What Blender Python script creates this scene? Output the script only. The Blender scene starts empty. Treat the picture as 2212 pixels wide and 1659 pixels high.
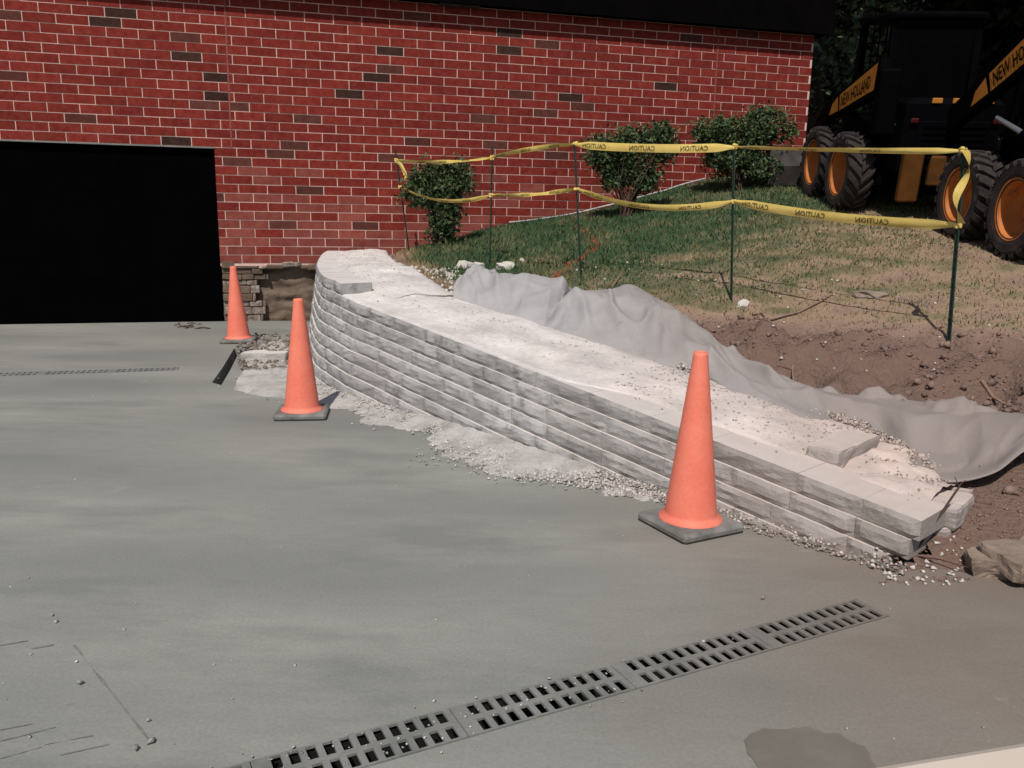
import bpy, bmesh, math, random
import numpy as np
from math import sin, cos, radians, pi
from mathutils import Vector, Matrix, noise
from mathutils.geometry import delaunay_2d_cdt
random.seed(7); rng = np.random.default_rng(7)
S = bpy.context.scene
COL = S.collection

# ------------------------------------------------------------------ camera
EYE = 1.36
PITCH, ROLL, FPX, PW, PH = 11.5, 1.0, 1772.0, 2212.0, 1659.0
cd = bpy.data.cameras.new("camera"); cam = bpy.data.objects.new("camera", cd); COL.objects.link(cam)
cd.sensor_width = 36.0; cd.lens = 36.0 * FPX / PW; cd.clip_start = 0.05; cd.clip_end = 500
CR = Matrix.Rotation(radians(90 - PITCH), 3, 'X') @ Matrix.Rotation(radians(ROLL), 3, 'Z')
cam.matrix_world = Matrix.Translation((0, 0, EYE)) @ CR.to_4x4()
S.camera = cam
S.render.resolution_x = 1024; S.render.resolution_y = 768

# ------------------------------------------------------------------ sky, sun, exposure
SUN_TO = Vector((-0.12, -0.60, 0.80)).normalized()
w = bpy.data.worlds.new("World"); S.world = w; w.use_nodes = True
nt = w.node_tree; nt.nodes.clear()
sky = nt.nodes.new('ShaderNodeTexSky'); sky.sky_type = 'NISHITA'; sky.sun_disc = False
sky.sun_elevation = math.asin(SUN_TO.z); sky.sun_rotation = math.atan2(SUN_TO.x, SUN_TO.y)
bg = nt.nodes.new('ShaderNodeBackground'); bg.inputs[1].default_value = 0.06
wo = nt.nodes.new('ShaderNodeOutputWorld')
nt.links.new(sky.outputs[0], bg.inputs[0]); nt.links.new(bg.outputs[0], wo.inputs[0])
sd = bpy.data.lights.new("sun", 'SUN'); sd.energy = 3.4; sd.angle = radians(0.5); sd.color = (1.0, 0.93, 0.86)
sun = bpy.data.objects.new("sun", sd); COL.objects.link(sun)
sun.rotation_euler = SUN_TO.to_track_quat('Z', 'Y').to_euler(); sun.location = (0, 0, 20)
S.view_settings.view_transform = 'Standard'; S.view_settings.look = 'None'
S.view_settings.exposure = 0.15; S.view_settings.gamma = 1.0

# ------------------------------------------------------------------ surveying helpers
def ray(px, py):
    return CR @ Vector(((px - PW / 2) / FPX, -(py - PH / 2) / FPX, -1.0))
C0 = Vector((0, 0, EYE))
def atz(px, py, z=0.0):
    d = ray(px, py); return C0 + d * ((z - EYE) / d.z)
def aty(px, py, Y):
    d = ray(px, py); return C0 + d * (Y / d.y)
WTH = radians(15); WU = Vector((cos(WTH), sin(WTH), 0)); WN = Vector((sin(WTH), -cos(WTH), 0))   # wall direction, outward normal
WO = Vector((-3.663, 10.317, 0))
def wallpt(u, z, out=0.0): return WO + WU * u + WN * out + Vector((0, 0, z))
def onwall(px, py):
    d = ray(px, py); n = WN; p = C0 + d * ((WO - C0).dot(n) / d.dot(n)); return (p - WO).dot(WU), p.z

# ------------------------------------------------------------------ object helpers
def tag(o, label=None, cat=None, group=None, kind=None):
    if label: o['label'] = label
    if cat: o['category'] = cat
    if group: o['group'] = group
    if kind: o['kind'] = kind
    return o
def empty(name, loc=(0, 0, 0), rz=0.0):
    o = bpy.data.objects.new(name, None); COL.objects.link(o); o.location = loc; o.rotation_euler = (0, 0, rz)
    o.empty_display_size = 0.2; return o
class MB:
    def __init__(s): s.v = []; s.f = []; s.m = []; s.c = []; s.col = 0.0
    def add(s, vs, fs, mi=0):
        b = len(s.v); s.v.extend([tuple(p) for p in vs]); s.c.extend([s.col] * len(vs))
        for f in fs: s.f.append([i + b for i in f]); s.m.append(mi)
    def box(s, c, size, R=None, mi=0, bev=0.0, taper=1.0):
        hx, hy, hz = size[0] / 2, size[1] / 2, size[2] / 2
        c = Vector(c)
        if bev > 0:
            b = min(bev, hx * .9, hy * .9, hz * .9); vs = []
            for zz, ins in ((-hz, b), (-hz + b, 0), (hz - b, 0), (hz, b)):
                x, y = hx - ins, hy - ins
                k = taper if zz > 0 else 1
                x *= k; y *= k
                bb = b if ins == 0 else b * .6
                vs += [(-x + bb, -y, zz), (x - bb, -y, zz), (x, -y + bb, zz), (x, y - bb, zz), (x - bb, y, zz), (-x + bb, y, zz), (-x, y - bb, zz), (-x, -y + bb, zz)]
            fs = [list(range(7, -1, -1)), list(range(24, 32))]
            for k in range(3):
                for i in range(8): fs.append([k * 8 + i, k * 8 + (i + 1) % 8, k * 8 + 8 + (i + 1) % 8, k * 8 + 8 + i])
        else:
            vs = [(sx * hx * (taper if sz > 0 else 1), sy * hy * (taper if sz > 0 else 1), sz * hz) for sz in (-1, 1) for sy in (-1, 1) for sx in (-1, 1)]
            fs = [[0, 2, 3, 1], [4, 5, 7, 6], [0, 1, 5, 4], [2, 6, 7, 3], [0, 4, 6, 2], [1, 3, 7, 5]]
        vs = [Vector(p) for p in vs]
        if R is not None: vs = [R @ p for p in vs]
        s.add([p + c for p in vs], fs, mi)
    def bar(s, a, b, wx, wy, mi=0, bev=0.0, up=(0, 0, 1)):
        a = Vector(a); b = Vector(b); d = (b - a); L = d.length; d.normalize()
        up = Vector(up); x = d.cross(up)
        if x.length < 1e-4: x = d.cross(Vector((1, 0, 0)))
        x.normalize(); y = x.cross(d)
        R = Matrix((x, y, d)).transposed()
        s.box((a + b) / 2, (wx, wy, L), R, mi, bev)
    def tube(s, pts, r, n=8, mi=0, cap=True):
        pts = [Vector(p) for p in pts]; rs = r if isinstance(r, (list, tuple)) else [r] * len(pts)
        vs = []; px = None
        for i, p in enumerate(pts):
            d = (pts[min(i + 1, len(pts) - 1)] - pts[max(i - 1, 0)]).normalized()
            x = d.cross(Vector((0, 0, 1))) if px is None else (px - d * px.dot(d))
            if x.length < 1e-3: x = d.cross(Vector((1, 0, 0)))
            x.normalize(); px = x; y = d.cross(x)
            for k in range(n):
                a = 2 * pi * k / n; vs.append(p + (x * cos(a) + y * sin(a)) * rs[i])
        fs = [[i * n + k, i * n + (k + 1) % n, (i + 1) * n + (k + 1) % n, (i + 1) * n + k] for i in range(len(pts) - 1) for k in range(n)]
        if cap: fs += [list(range(n - 1, -1, -1)), [(len(pts) - 1) * n + k for k in range(n)]]
        s.add(vs, fs, mi)
    def lathe(s, prof, n=32, axis='Z', c=(0, 0, 0), mi=0, closed=False):
        vs = []; c = Vector(c)
        for (r, h) in prof:
            for k in range(n):
                a = 2 * pi * k / n
                p = (r * cos(a), r * sin(a), h) if axis == 'Z' else (h, r * cos(a), r * sin(a))
                vs.append(Vector(p) + c)
        m = len(prof); fs = []
        for i in range(m if closed else m - 1):
            j = (i + 1) % m
            for k in range(n): fs.append([i * n + k, i * n + (k + 1) % n, j * n + (k + 1) % n, j * n + k])
        s.add(vs, fs, mi)
    def build(s, name, mats, parent=None, smooth=False, attr=None):
        me = bpy.data.meshes.new(name); me.from_pydata(s.v, [], s.f)
        if not isinstance(mats, (list, tuple)): mats = [mats]
        for m in mats: me.materials.append(m)
        me.polygons.foreach_set('material_index', s.m)
        if smooth: me.polygons.foreach_set('use_smooth', [True] * len(s.f))
        if attr:
            a = me.attributes.new(attr, 'FLOAT', 'POINT'); a.data.foreach_set('value', s.c)
        me.update()
        o = bpy.data.objects.new(name, me); COL.objects.link(o)
        if parent is not None: o.parent = parent
        return o
def npmesh(name, V, F, mat, parent=None, smooth=False, attrs=None):
    """fast mesh from numpy arrays: V (n,3), F (m,k)"""
    me = bpy.data.meshes.new(name); k = F.shape[1]
    me.vertices.add(len(V)); me.vertices.foreach_set('co', V.astype(np.float32).ravel())
    me.loops.add(F.size); me.loops.foreach_set('vertex_index', F.astype(np.int32).ravel())
    me.polygons.add(len(F)); me.polygons.foreach_set('loop_start', np.arange(0, F.size, k, dtype=np.int32))
    me.polygons.foreach_set('loop_total', np.full(len(F), k, dtype=np.int32))
    if smooth: me.polygons.foreach_set('use_smooth', np.ones(len(F), dtype=bool))
    for n_, a_ in (attrs or {}).items():
        at = me.attributes.new(n_, 'FLOAT', 'POINT'); at.data.foreach_set('value', a_.astype(np.float32))
    mats = mat if isinstance(mat, (list, tuple)) else [mat]
    for m in mats: me.materials.append(m)
    me.update(calc_edges=True); me.validate()
    o = bpy.data.objects.new(name, me); COL.objects.link(o)
    if parent is not None: o.parent = parent
    return o
def nz(x, y, z=0.0, sc=1.0, oct=3):
    return noise.fractal(Vector((x * sc, y * sc, z * sc)), 1.0, 2.0, oct)

# ------------------------------------------------------------------ materials
def mat(name, c1, c2=None, scale=8.0, rough=0.85, bump=0.0, bscale=40.0, stretch=(1, 1, 1), c3=None, scale2=1.2, spec=0.3, metal=0.0, detail=6, lo=.35, hi=.65, attr=None, coat=0.0, painted_cast=None, grain=None, smudge=None):
    m = bpy.data.materials.new(name); m.use_nodes = True; t = m.node_tree; N = t.nodes; L = t.links
    b = N['Principled BSDF']; b.inputs['Roughness'].default_value = rough; b.inputs['Specular IOR Level'].default_value = spec
    b.inputs['Metallic'].default_value = metal; b.inputs['Coat Weight'].default_value = coat
    tc = N.new('ShaderNodeTexCoord'); mp = N.new('ShaderNodeMapping'); mp.inputs['Scale'].default_value = stretch
    L.new(tc.outputs['Object'], mp.inputs['Vector'])
    col = None
    if c2 is not None:
        n1 = N.new('ShaderNodeTexNoise'); n1.inputs['Scale'].default_value = scale; n1.inputs['Detail'].default_value = detail; n1.inputs['Roughness'].default_value = .65
        L.new(mp.outputs[0], n1.inputs['Vector'])
        r = N.new('ShaderNodeValToRGB'); r.color_ramp.elements[0].position = lo; r.color_ramp.elements[1].position = hi
        r.color_ramp.elements[0].color = (*c1, 1); r.color_ramp.elements[1].color = (*c2, 1)
        L.new(n1.outputs[0], r.inputs[0]); col = r.outputs[0]
        if c3 is not None:
            n2 = N.new('ShaderNodeTexNoise'); n2.inputs['Scale'].default_value = scale2; n2.inputs['Detail'].default_value = 3
            L.new(mp.outputs[0], n2.inputs['Vector'])
            r2 = N.new('ShaderNodeValToRGB'); r2.color_ramp.elements[0].position = .45; r2.color_ramp.elements[1].position = .65
            L.new(n2.outputs[0], r2.inputs[0])
            mx = N.new('ShaderNodeMix'); mx.data_type = 'RGBA'; mx.inputs[7].default_value = (*c3, 1)
            L.new(r2.outputs[0], mx.inputs[0]); L.new(col, mx.inputs[6]); col = mx.outputs[2]
    if painted_cast is not None:   # brown viewing cast and edge darkening painted into the colour, growing along X
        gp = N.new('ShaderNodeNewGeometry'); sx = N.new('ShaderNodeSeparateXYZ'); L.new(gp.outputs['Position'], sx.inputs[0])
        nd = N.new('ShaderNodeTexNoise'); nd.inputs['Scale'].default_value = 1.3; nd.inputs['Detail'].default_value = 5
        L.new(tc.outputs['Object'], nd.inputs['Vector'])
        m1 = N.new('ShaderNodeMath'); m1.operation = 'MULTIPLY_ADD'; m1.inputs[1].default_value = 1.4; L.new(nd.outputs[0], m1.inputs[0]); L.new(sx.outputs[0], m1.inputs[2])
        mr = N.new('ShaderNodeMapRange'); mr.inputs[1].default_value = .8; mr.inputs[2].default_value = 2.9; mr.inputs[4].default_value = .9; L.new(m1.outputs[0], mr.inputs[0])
        md = N.new('ShaderNodeMix'); md.data_type = 'RGBA'; md.inputs[7].default_value = (*painted_cast, 1); L.new(mr.outputs[0], md.inputs[0]); L.new(col, md.inputs[6]); col = md.outputs[2]
    if smudge is not None:   # worn and dirty patches: (colour, scale, threshold)
        ns_ = N.new('ShaderNodeTexNoise'); ns_.inputs['Scale'].default_value = smudge[1]; ns_.inputs['Detail'].default_value = 10; ns_.inputs['Roughness'].default_value = .75
        L.new(tc.outputs['Object'], ns_.inputs['Vector'])
        rs_ = N.new('ShaderNodeValToRGB'); rs_.color_ramp.elements[0].position = smudge[2]; rs_.color_ramp.elements[1].position = smudge[2] + .12
        rs_.color_ramp.elements[1].color = (.75, .75, .75, 1); L.new(ns_.outputs[0], rs_.inputs[0])
        mS = N.new('ShaderNodeMix'); mS.data_type = 'RGBA'; mS.inputs[7].default_value = (*smudge[0], 1); L.new(rs_.outputs[0], mS.inputs[0]); L.new(col, mS.inputs[6]); col = mS.outputs[2]
    if grain is not None:    # fine aggregate grain: (scale, amount)
        ng = N.new('ShaderNodeTexNoise'); ng.inputs['Scale'].default_value = grain[0]; ng.inputs['Detail'].default_value = 3
        L.new(tc.outputs['Object'], ng.inputs['Vector'])
        mg = N.new('ShaderNodeMath'); mg.operation = 'MULTIPLY_ADD'; mg.inputs[1].default_value = grain[1]; mg.inputs[2].default_value = 1 - grain[1] / 2; L.new(ng.outputs[0], mg.inputs[0])
        mG = N.new('ShaderNodeMix'); mG.data_type = 'RGBA'; mG.blend_type = 'MULTIPLY'; mG.inputs[0].default_value = 1.0; L.new(col, mG.inputs[6]); L.new(mg.outputs[0], mG.inputs[7]); col = mG.outputs[2]
    if attr:   # per-piece tone
        an = N.new('ShaderNodeAttribute'); an.attribute_name = attr
        ml = N.new('ShaderNodeMath'); ml.operation = 'MULTIPLY_ADD'; ml.inputs[1].default_value = 1.0; ml.inputs[2].default_value = 0.5
        L.new(an.outputs['Fac'], ml.inputs[0])
        mm = N.new('ShaderNodeMix'); mm.data_type = 'RGBA'; mm.blend_type = 'MULTIPLY'; mm.inputs[0].default_value = 1.0
        if col is None: mm.inputs[6].default_value = (*c1, 1)
        else: L.new(col, mm.inputs[6])
        L.new(ml.outputs[0], mm.inputs[7]); col = mm.outputs[2]
    if col is None: b.inputs['Base Color'].default_value = (*c1, 1)
    else: L.new(col, b.inputs['Base Color'])
    if bump > 0:
        n3 = N.new('ShaderNodeTexNoise'); n3.inputs['Scale'].default_value = bscale; n3.inputs['Detail'].default_value = 8; n3.inputs['Roughness'].default_value = .7
        L.new(tc.outputs['Object'], n3.inputs['Vector'])
        bp = N.new('ShaderNodeBump'); bp.inputs['Strength'].default_value = bump; bp.inputs['Distance'].default_value = 0.02
        L.new(n3.outputs[0], bp.inputs['Height']); L.new(bp.outputs[0], b.inputs['Normal'])
    return m
def attrmat(name, cols, attr, rough=.9, bump=.5, bscale=60, nscale=14, namt=.3):
    """ramp over a mesh attribute (what the surface is made of) plus noise"""
    m = bpy.data.materials.new(name); m.use_nodes = True; t = m.node_tree; N = t.nodes; L = t.links
    b = N['Principled BSDF']; b.inputs['Roughness'].default_value = rough; b.inputs['Specular IOR Level'].default_value = .15
    tc = N.new('ShaderNodeTexCoord'); n1 = N.new('ShaderNodeTexNoise'); n1.inputs['Scale'].default_value = nscale; n1.inputs['Detail'].default_value = 9; n1.inputs['Roughness'].default_value = .75
    L.new(tc.outputs['Object'], n1.inputs['Vector'])
    an = N.new('ShaderNodeAttribute'); an.attribute_name = attr
    ma = N.new('ShaderNodeMath'); ma.operation = 'MULTIPLY_ADD'; ma.inputs[1].default_value = namt * 2; ma.inputs[2].default_value = -namt
    L.new(n1.outputs[0], ma.inputs[0]); ad = N.new('ShaderNodeMath'); ad.operation = 'ADD'
    L.new(ma.outputs[0], ad.inputs[0]); L.new(an.outputs['Fac'], ad.inputs[1])
    r = N.new('ShaderNodeValToRGB'); e = r.color_ramp.elements
    e[0].position = cols[0][0]; e[0].color = (*cols[0][1], 1); e[1].position = cols[-1][0]; e[1].color = (*cols[-1][1], 1)
    for p, c in cols[1:-1]:
        x = e.new(p); x.color = (*c, 1)
    L.new(ad.outputs[0], r.inputs[0]); L.new(r.outputs[0], b.inputs['Base Color'])
    bp = N.new('ShaderNodeBump'); bp.inputs['Strength'].default_value = bump; bp.inputs['Distance'].default_value = .03
    n3 = N.new('ShaderNodeTexNoise'); n3.inputs['Scale'].default_value = bscale; n3.inputs['Detail'].default_value = 8
    L.new(tc.outputs['Object'], n3.inputs['Vector']); L.new(n3.outputs[0], bp.inputs['Height']); L.new(bp.outputs[0], b.inputs['Normal'])
    return m
def leafmat(name, c1, c2, rough=.6):
    m = mat(name, c1, c2, scale=9, rough=rough, spec=.25, detail=2, lo=.4, hi=.6)
    return m

M = {}
M['concrete'] = mat('concrete', (.215, .222, .198), (.318, .322, .288), scale=1.6, rough=.8, bump=.22, bscale=160, stretch=(.55, 1.6, 1), c3=(.205, .212, .192), scale2=.8, spec=.25, painted_cast=(.19, .135, .104), grain=(85, .38), smudge=((.36, .34, .31), 2.2, .62))
M['damp'] = mat('damp_concrete', (.155, .145, .125), (.20, .18, .155), scale=5, rough=.55, bump=.05, spec=.3)
M['mortar'] = mat('mortar', (.62, .41, .35), (.74, .53, .46), scale=30, rough=.95, bump=.3)
M['brick'] = mat('red_brick', (.168, .019, .015), (.228, .038, .026), scale=14, rough=.9, bump=.5, bscale=90, attr='tone', spec=.12)
M['brickdark'] = mat('dark_brick', (.036, .017, .014), (.062, .029, .022), scale=14, rough=.9, bump=.5, bscale=90, attr='tone', spec=.12)
M['brickbrown'] = mat('brown_brick', (.085, .028, .022), (.12, .042, .032), scale=14, rough=.9, bump=.5, bscale=90, attr='tone', spec=.12)
M['brickdusty'] = mat('dusty_brick', (.21, .050, .038), (.27, .078, .060), scale=10, rough=.95, bump=.5, bscale=90, attr='tone', spec=.1)
M['joint'] = mat('sealant', (.22, .06, .055), (.28, .1, .085), scale=8, rough=.8)
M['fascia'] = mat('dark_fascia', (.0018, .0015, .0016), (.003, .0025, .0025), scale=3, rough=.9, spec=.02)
M['door'] = mat('black_door', (.0008, .0008, .0012), (.0013, .0013, .0018), scale=3, rough=.9, spec=.01)
M['rubble'] = mat('rubble', (.12, .085, .065), (.42, .36, .31), scale=14, rough=.95, bump=.8, bscale=50)
M['soilface'] = mat('stained_foundation', (.13, .09, .065), (.21, .16, .12), scale=4, rough=.95, bump=.8, bscale=22, stretch=(1, 1, 2.5), c3=(.10, .07, .05), scale2=1.6)
M['block'] = mat('split_stone', (.225, .223, .22), (.43, .42, .41), scale=6, rough=.95, bump=.5, bscale=45, stretch=(1.2, 1.2, 1), c3=(.31, .30, .295), scale2=2.0, attr='tone', painted_cast=(.34, .285, .255), lo=.34, hi=.52, spec=.15)
M['blocktop'] = mat('dusty_stone_top', (.58, .545, .52), (.69, .65, .62), scale=6, rough=.95, bump=.3, bscale=60, spec=.15, painted_cast=(.52, .42, .36))
M['gravel'] = mat('limestone_gravel', (.62, .58, .55), (.76, .715, .68), scale=26, rough=.95, bump=.6, bscale=75, spec=.15, attr='tone', painted_cast=(.60, .47, .40))
M['spill'] = mat('limestone_dust', (.38, .365, .34), (.64, .61, .58), scale=5, rough=.95, bump=.9, bscale=60, spec=.15, smudge=((.20, .185, .165), 5, .58), grain=(90, .5))
M['stone'] = mat('pale_stone', (.5, .46, .41), (.66, .62, .56), scale=12, rough=.95, bump=.5, bscale=40)
M['slabstone'] = mat('brown_slab', (.22, .165, .13), (.30, .235, .185), scale=7, rough=.9, bump=.6, bscale=30)
M['fabric'] = mat('landscape_fabric', (.33, .325, .325), (.41, .40, .40), scale=5, rough=.95, bump=.35, bscale=240, spec=.08, lo=.3, hi=.7, painted_cast=(.28, .235, .21), smudge=((.24, .19, .16), 3.2, .60), grain=(140, .35))
M['cone'] = mat('cone_orange', (.78, .185, .12), (.84, .235, .155), scale=5, rough=.6, spec=.3, smudge=((.34, .13, .09), 6.5, .585), grain=(60, .25))
M['conebase'] = mat('cone_rubber', (.12, .118, .108), (.24, .235, .22), scale=9, rough=.85, bump=.3, bscale=60)
M['post'] = mat('green_post', (.010, .026, .020), (.017, .042, .030), scale=12, rough=.6)
M['tape'] = mat('yellow_tape', (.60, .44, .10), (.72, .55, .17), scale=6, rough=.45, spec=.4)
M['ink'] = mat('black_ink', (.09, .07, .025), rough=.6)
M['grate'] = mat('grate_iron', (.165, .172, .158), (.25, .252, .235), scale=6, rough=.8, bump=.3, bscale=80, painted_cast=(.165, .115, .088))
M['channel'] = mat('channel', (.008, .008, .007), (.014, .012, .011), scale=8, rough=.95)
M['tyre'] = mat('tyre_rubber', (.020, .016, .015), (.045, .036, .033), scale=8, rough=.9, bump=.3, bscale=50, smudge=((.13, .09, .07), 7, .56))
M['rim'] = mat('orange_rim', (.44, .13, .025), (.54, .18, .04), scale=4, rough=.6, spec=.25, smudge=((.16, .085, .05), 9, .55))
M['decal'] = mat('amber_decal', (.40, .155, .02), (.48, .19, .03), scale=3, rough=.55)
M['plate'] = mat('shaded_plate', (.085, .034, .008), (.12, .048, .011), scale=9, rough=.7, spec=.1, smudge=((.05, .03, .02), 8, .55))  # shade on the amber plates put into this darker colour
M['black'] = mat('machine_black', (.0008, .0008, .001), (.002, .0018, .0018), scale=5, rough=.75, spec=.03)
M['navy'] = mat('machine_dark', (.0012, .0012, .002), (.002, .002, .003), scale=4, rough=.7, spec=.03)
M['steel'] = mat('worn_steel', (.03, .026, .026), (.065, .055, .052), scale=7, rough=.6, metal=.3, bump=.2)
M['rod'] = mat('bright_rod', (.5, .5, .5), rough=.3, metal=.8)
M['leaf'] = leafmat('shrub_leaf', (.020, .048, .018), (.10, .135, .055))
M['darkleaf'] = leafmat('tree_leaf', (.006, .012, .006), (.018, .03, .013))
M['midleaf'] = leafmat('mid_leaf', (.03, .055, .025), (.10, .13, .07))  # lighter leaf copy: sunlit leaves painted into the colour
M['bark'] = mat('bark', (.03, .022, .016), (.06, .045, .035), scale=12, rough=.95, bump=.8)
M['stem'] = mat('stem', (.06, .035, .025), (.10, .065, .045), scale=20, rough=.95)
M['twig'] = mat('pale_twig', (.19, .12, .09), (.30, .20, .15), scale=20, rough=.9)
M['edging'] = mat('edging', (.30, .31, .32), (.55, .55, .55), scale=5, rough=.5)
M['paint'] = mat('orange_paint', (.55, .07, .035), (.62, .10, .05), scale=20, rough=.8)
M['white'] = mat('cream_paint', (.72, .62, .52), (.76, .66, .56), scale=2, rough=.4, spec=.4)
M['rail'] = mat('white_rail', (.75, .75, .75), rough=.6)
M['taillens'] = mat('tail_lens', (.05, .004, .004), rough=.4)
M['redroof'] = mat('red_roof', (.30, .03, .03), (.4, .05, .05), scale=8, rough=.6)
M['grassblade'] = attrmat('grass_blade', [(0, (.34, .245, .145)), (.45, (.26, .20, .115)), (.72, (.14, .15, .07)), (1, (.05, .100, .045))], 'g', bump=0.0, nscale=3, namt=.15)
M['ground'] = attrmat('bank_ground', [(0, (.17, .112, .088)), (.25, (.26, .175, .138)), (.5, (.32, .225, .155)), (.72, (.17, .15, .085)), (1, (.05, .078, .038))], 'g', bump=.8, bscale=45, nscale=16, namt=.22)
M['clod'] = mat('soil_clod', (.13, .082, .066), (.30, .205, .165), scale=14, rough=.98, bump=.6)

# ------------------------------------------------------------------ retaining wall line (plan), s along it, o into the bank
PATH = [Vector(p) for p in [(-2.42, 10.55), (-2.32, 9.8), (-2.15, 8.9), (-1.96, 8.0), (-1.75, 7.2), (-1.53, 6.50), (-1.20, 6.06)]]
D = Vector((.681, -.732)); A0 = Vector((-1.457, 6.354))
for _ in range(2):
    q = [PATH[0]]
    for a, b in zip(PATH[:-1], PATH[1:]): q += [a * .75 + b * .25, a * .25 + b * .75]
    q.append(PATH[-1]); PATH = q
for s_ in np.arange(.6, 11.0, .4): PATH.append(A0 + D * float(s_))
PX = np.array([(p.x, p.y) for p in PATH])
seg = PX[1:] - PX[:-1]; sl = np.hypot(seg[:, 0], seg[:, 1]); cum = np.concatenate([[0], np.cumsum(sl)])
i0 = int(np.argmin(np.hypot(PX[:, 0] - (A0 + D * .6).x, PX[:, 1] - (A0 + D * .6).y))); SOFF = cum[i0] - .6
SEND = 4.50; SMIN = -SOFF
def pos(s, o=0.0):
    t = min(max(s + SOFF, 0), cum[-1] - 1e-6); i = int(np.searchsorted(cum, t, side='right') - 1); i = min(i, len(seg) - 1)
    k = (t - cum[i]) / sl[i]
    def nrm(j): j = min(max(j, 0), len(seg) - 1); return np.array([-seg[j, 1], seg[j, 0]]) / sl[j]
    n = nrm(i) * (1 - abs(k - .5)) + (nrm(i + 1) if k > .5 else nrm(i - 1)) * abs(k - .5); n /= np.hypot(*n)
    p = PX[i] + seg[i] * k + n * o
    return Vector((p[0], p[1], 0)), Vector((n[0], n[1], 0))
def so(x, y):
    """vectorised (s, o) of points"""
    x = np.atleast_1d(np.asarray(x, float)); y = np.atleast_1d(np.asarray(y, float))
    best = np.full(x.shape, 1e9); S_ = np.zeros(x.shape); O_ = np.zeros(x.shape)
    for i in range(len(seg)):
        dx = x - PX[i, 0]; dy = y - PX[i, 1]; t = (dx * seg[i, 0] + dy * seg[i, 1]) / sl[i] ** 2
        tc = np.clip(t, 0, 1); ex = dx - tc * seg[i, 0]; ey = dy - tc * seg[i, 1]; dd = np.hypot(ex, ey)
        sg = np.sign(seg[i, 0] * dy - seg[i, 1] * dx); m = dd < best
        best = np.where(m, dd, best); S_ = np.where(m, cum[i] + tc * sl[i] - SOFF, S_); O_ = np.where(m, dd * sg, O_)
    return S_, O_
def zt(s):
    s = np.asarray(s, float); return np.where(s < 0, .765 + np.minimum(-s, 4) * .012, .765 - .124 * s)

# ------------------------------------------------------------------ terrain of the bank and lawn
CP = []
for s_ in (-3.8, -2.6, -1.4, -.2, 1.0, 2.0, 3.0, 3.9):
    for o_ in (.3, 1.0):
        p, _ = pos(s_, o_); z_ = float(zt(s_)) + (-.05 if o_ < .5 else -.04) + (.10 if s_ < -1 else 0)
        CP.append((p.x, p.y, z_))
CP += [(-1.294, 10.18, .943), (-.251, 8.56, .858), (.602, 7.4, .837), (1.736, 6.54, .736), (2.829, 5.28, .626)]
CP += [(-1.259, 10.96, .913), (-.32, 11.2, 1.20), (1.135, 11.6, 1.468), (2.537, 11.98, 1.88), (3.95, 12.36, 2.1), (5.5, 13, 2.2), (9, 13.5, 2.3), (14, 14, 2.3), (5, 18, 2.4), (14, 20, 2.4), (-4, 14, .9), (0, 16, 1.8)]
CP += [(1.60, 3.10, .02), (2.0, 3.0, .03), (2.9, 2.75, .03), (4.2, 2.4, .05), (1.75, 3.0, -.06), (2.4, 2.6, -.08), (4, 2.0, -.08), (1.4, 2.7, -.12), (1.85, 3.3, .10), (2.3, 3.5, .22), (3.2, 3.3, .25), (3.0, 4.2, .45), (4.2, 4.0, .55), (4.4, 5.0, .72), (6, 4, .7), (7, 6, 1.0)]
WHEELP = []
for (px, py, Y) in [(1737, 425, 10.35), (1830, 452, 9.4), (2047, 515, 7.95), (2180, 556, 7.05)]:
    p = aty(px, py, Y); WHEELP.append(p); CP.append((p.x, p.y, p.z))
print('wheel contacts', WHEELP)
CP.append((6.0, 10.3, 1.75)); CP.append((6.3, 7.5, 1.25))
cp = np.array(CP)
def tps(r2): return np.where(r2 > 1e-9, .5 * r2 * np.log(np.maximum(r2, 1e-9)), 0)
TN = len(cp); dx = cp[:, None, :2] - cp[None, :, :2]; Kk = tps((dx ** 2).sum(-1)) + np.eye(TN) * .02
Pm = np.c_[np.ones(TN), cp[:, :2]]; Am = np.block([[Kk, Pm], [Pm.T, np.zeros((3, 3))]])
wts = np.linalg.solve(Am, np.r_[cp[:, 2], 0, 0, 0])
def tz_np(x, y):
    x = np.atleast_1d(np.asarray(x, float)); y = np.atleast_1d(np.asarray(y, float)); out = np.empty(x.shape)
    for a in range(0, x.size, 20000):
        xs = x.ravel()[a:a + 20000]; ys = y.ravel()[a:a + 20000]
        r2 = (xs[:, None] - cp[None, :, 0]) ** 2 + (ys[:, None] - cp[None, :, 1]) ** 2
        out.ravel()[a:a + 20000] = tps(r2) @ wts[:TN] + wts[TN] + wts[TN + 1] * xs + wts[TN + 2] * ys
    return out
def tz(x, y): return float(tz_np([x], [y])[0])
def hit(px, py, lift=0.0):
    """point of the terrain seen along a survey ray"""
    d = ray(px, py); t0 = 1.5; prev = None
    for i in range(400):
        t = t0 + i * .04; p = C0 + d * (t / d.y)
        if p.z <= tz(p.x, p.y) + lift: return Vector((p.x, p.y, p.z))
    return p

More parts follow.
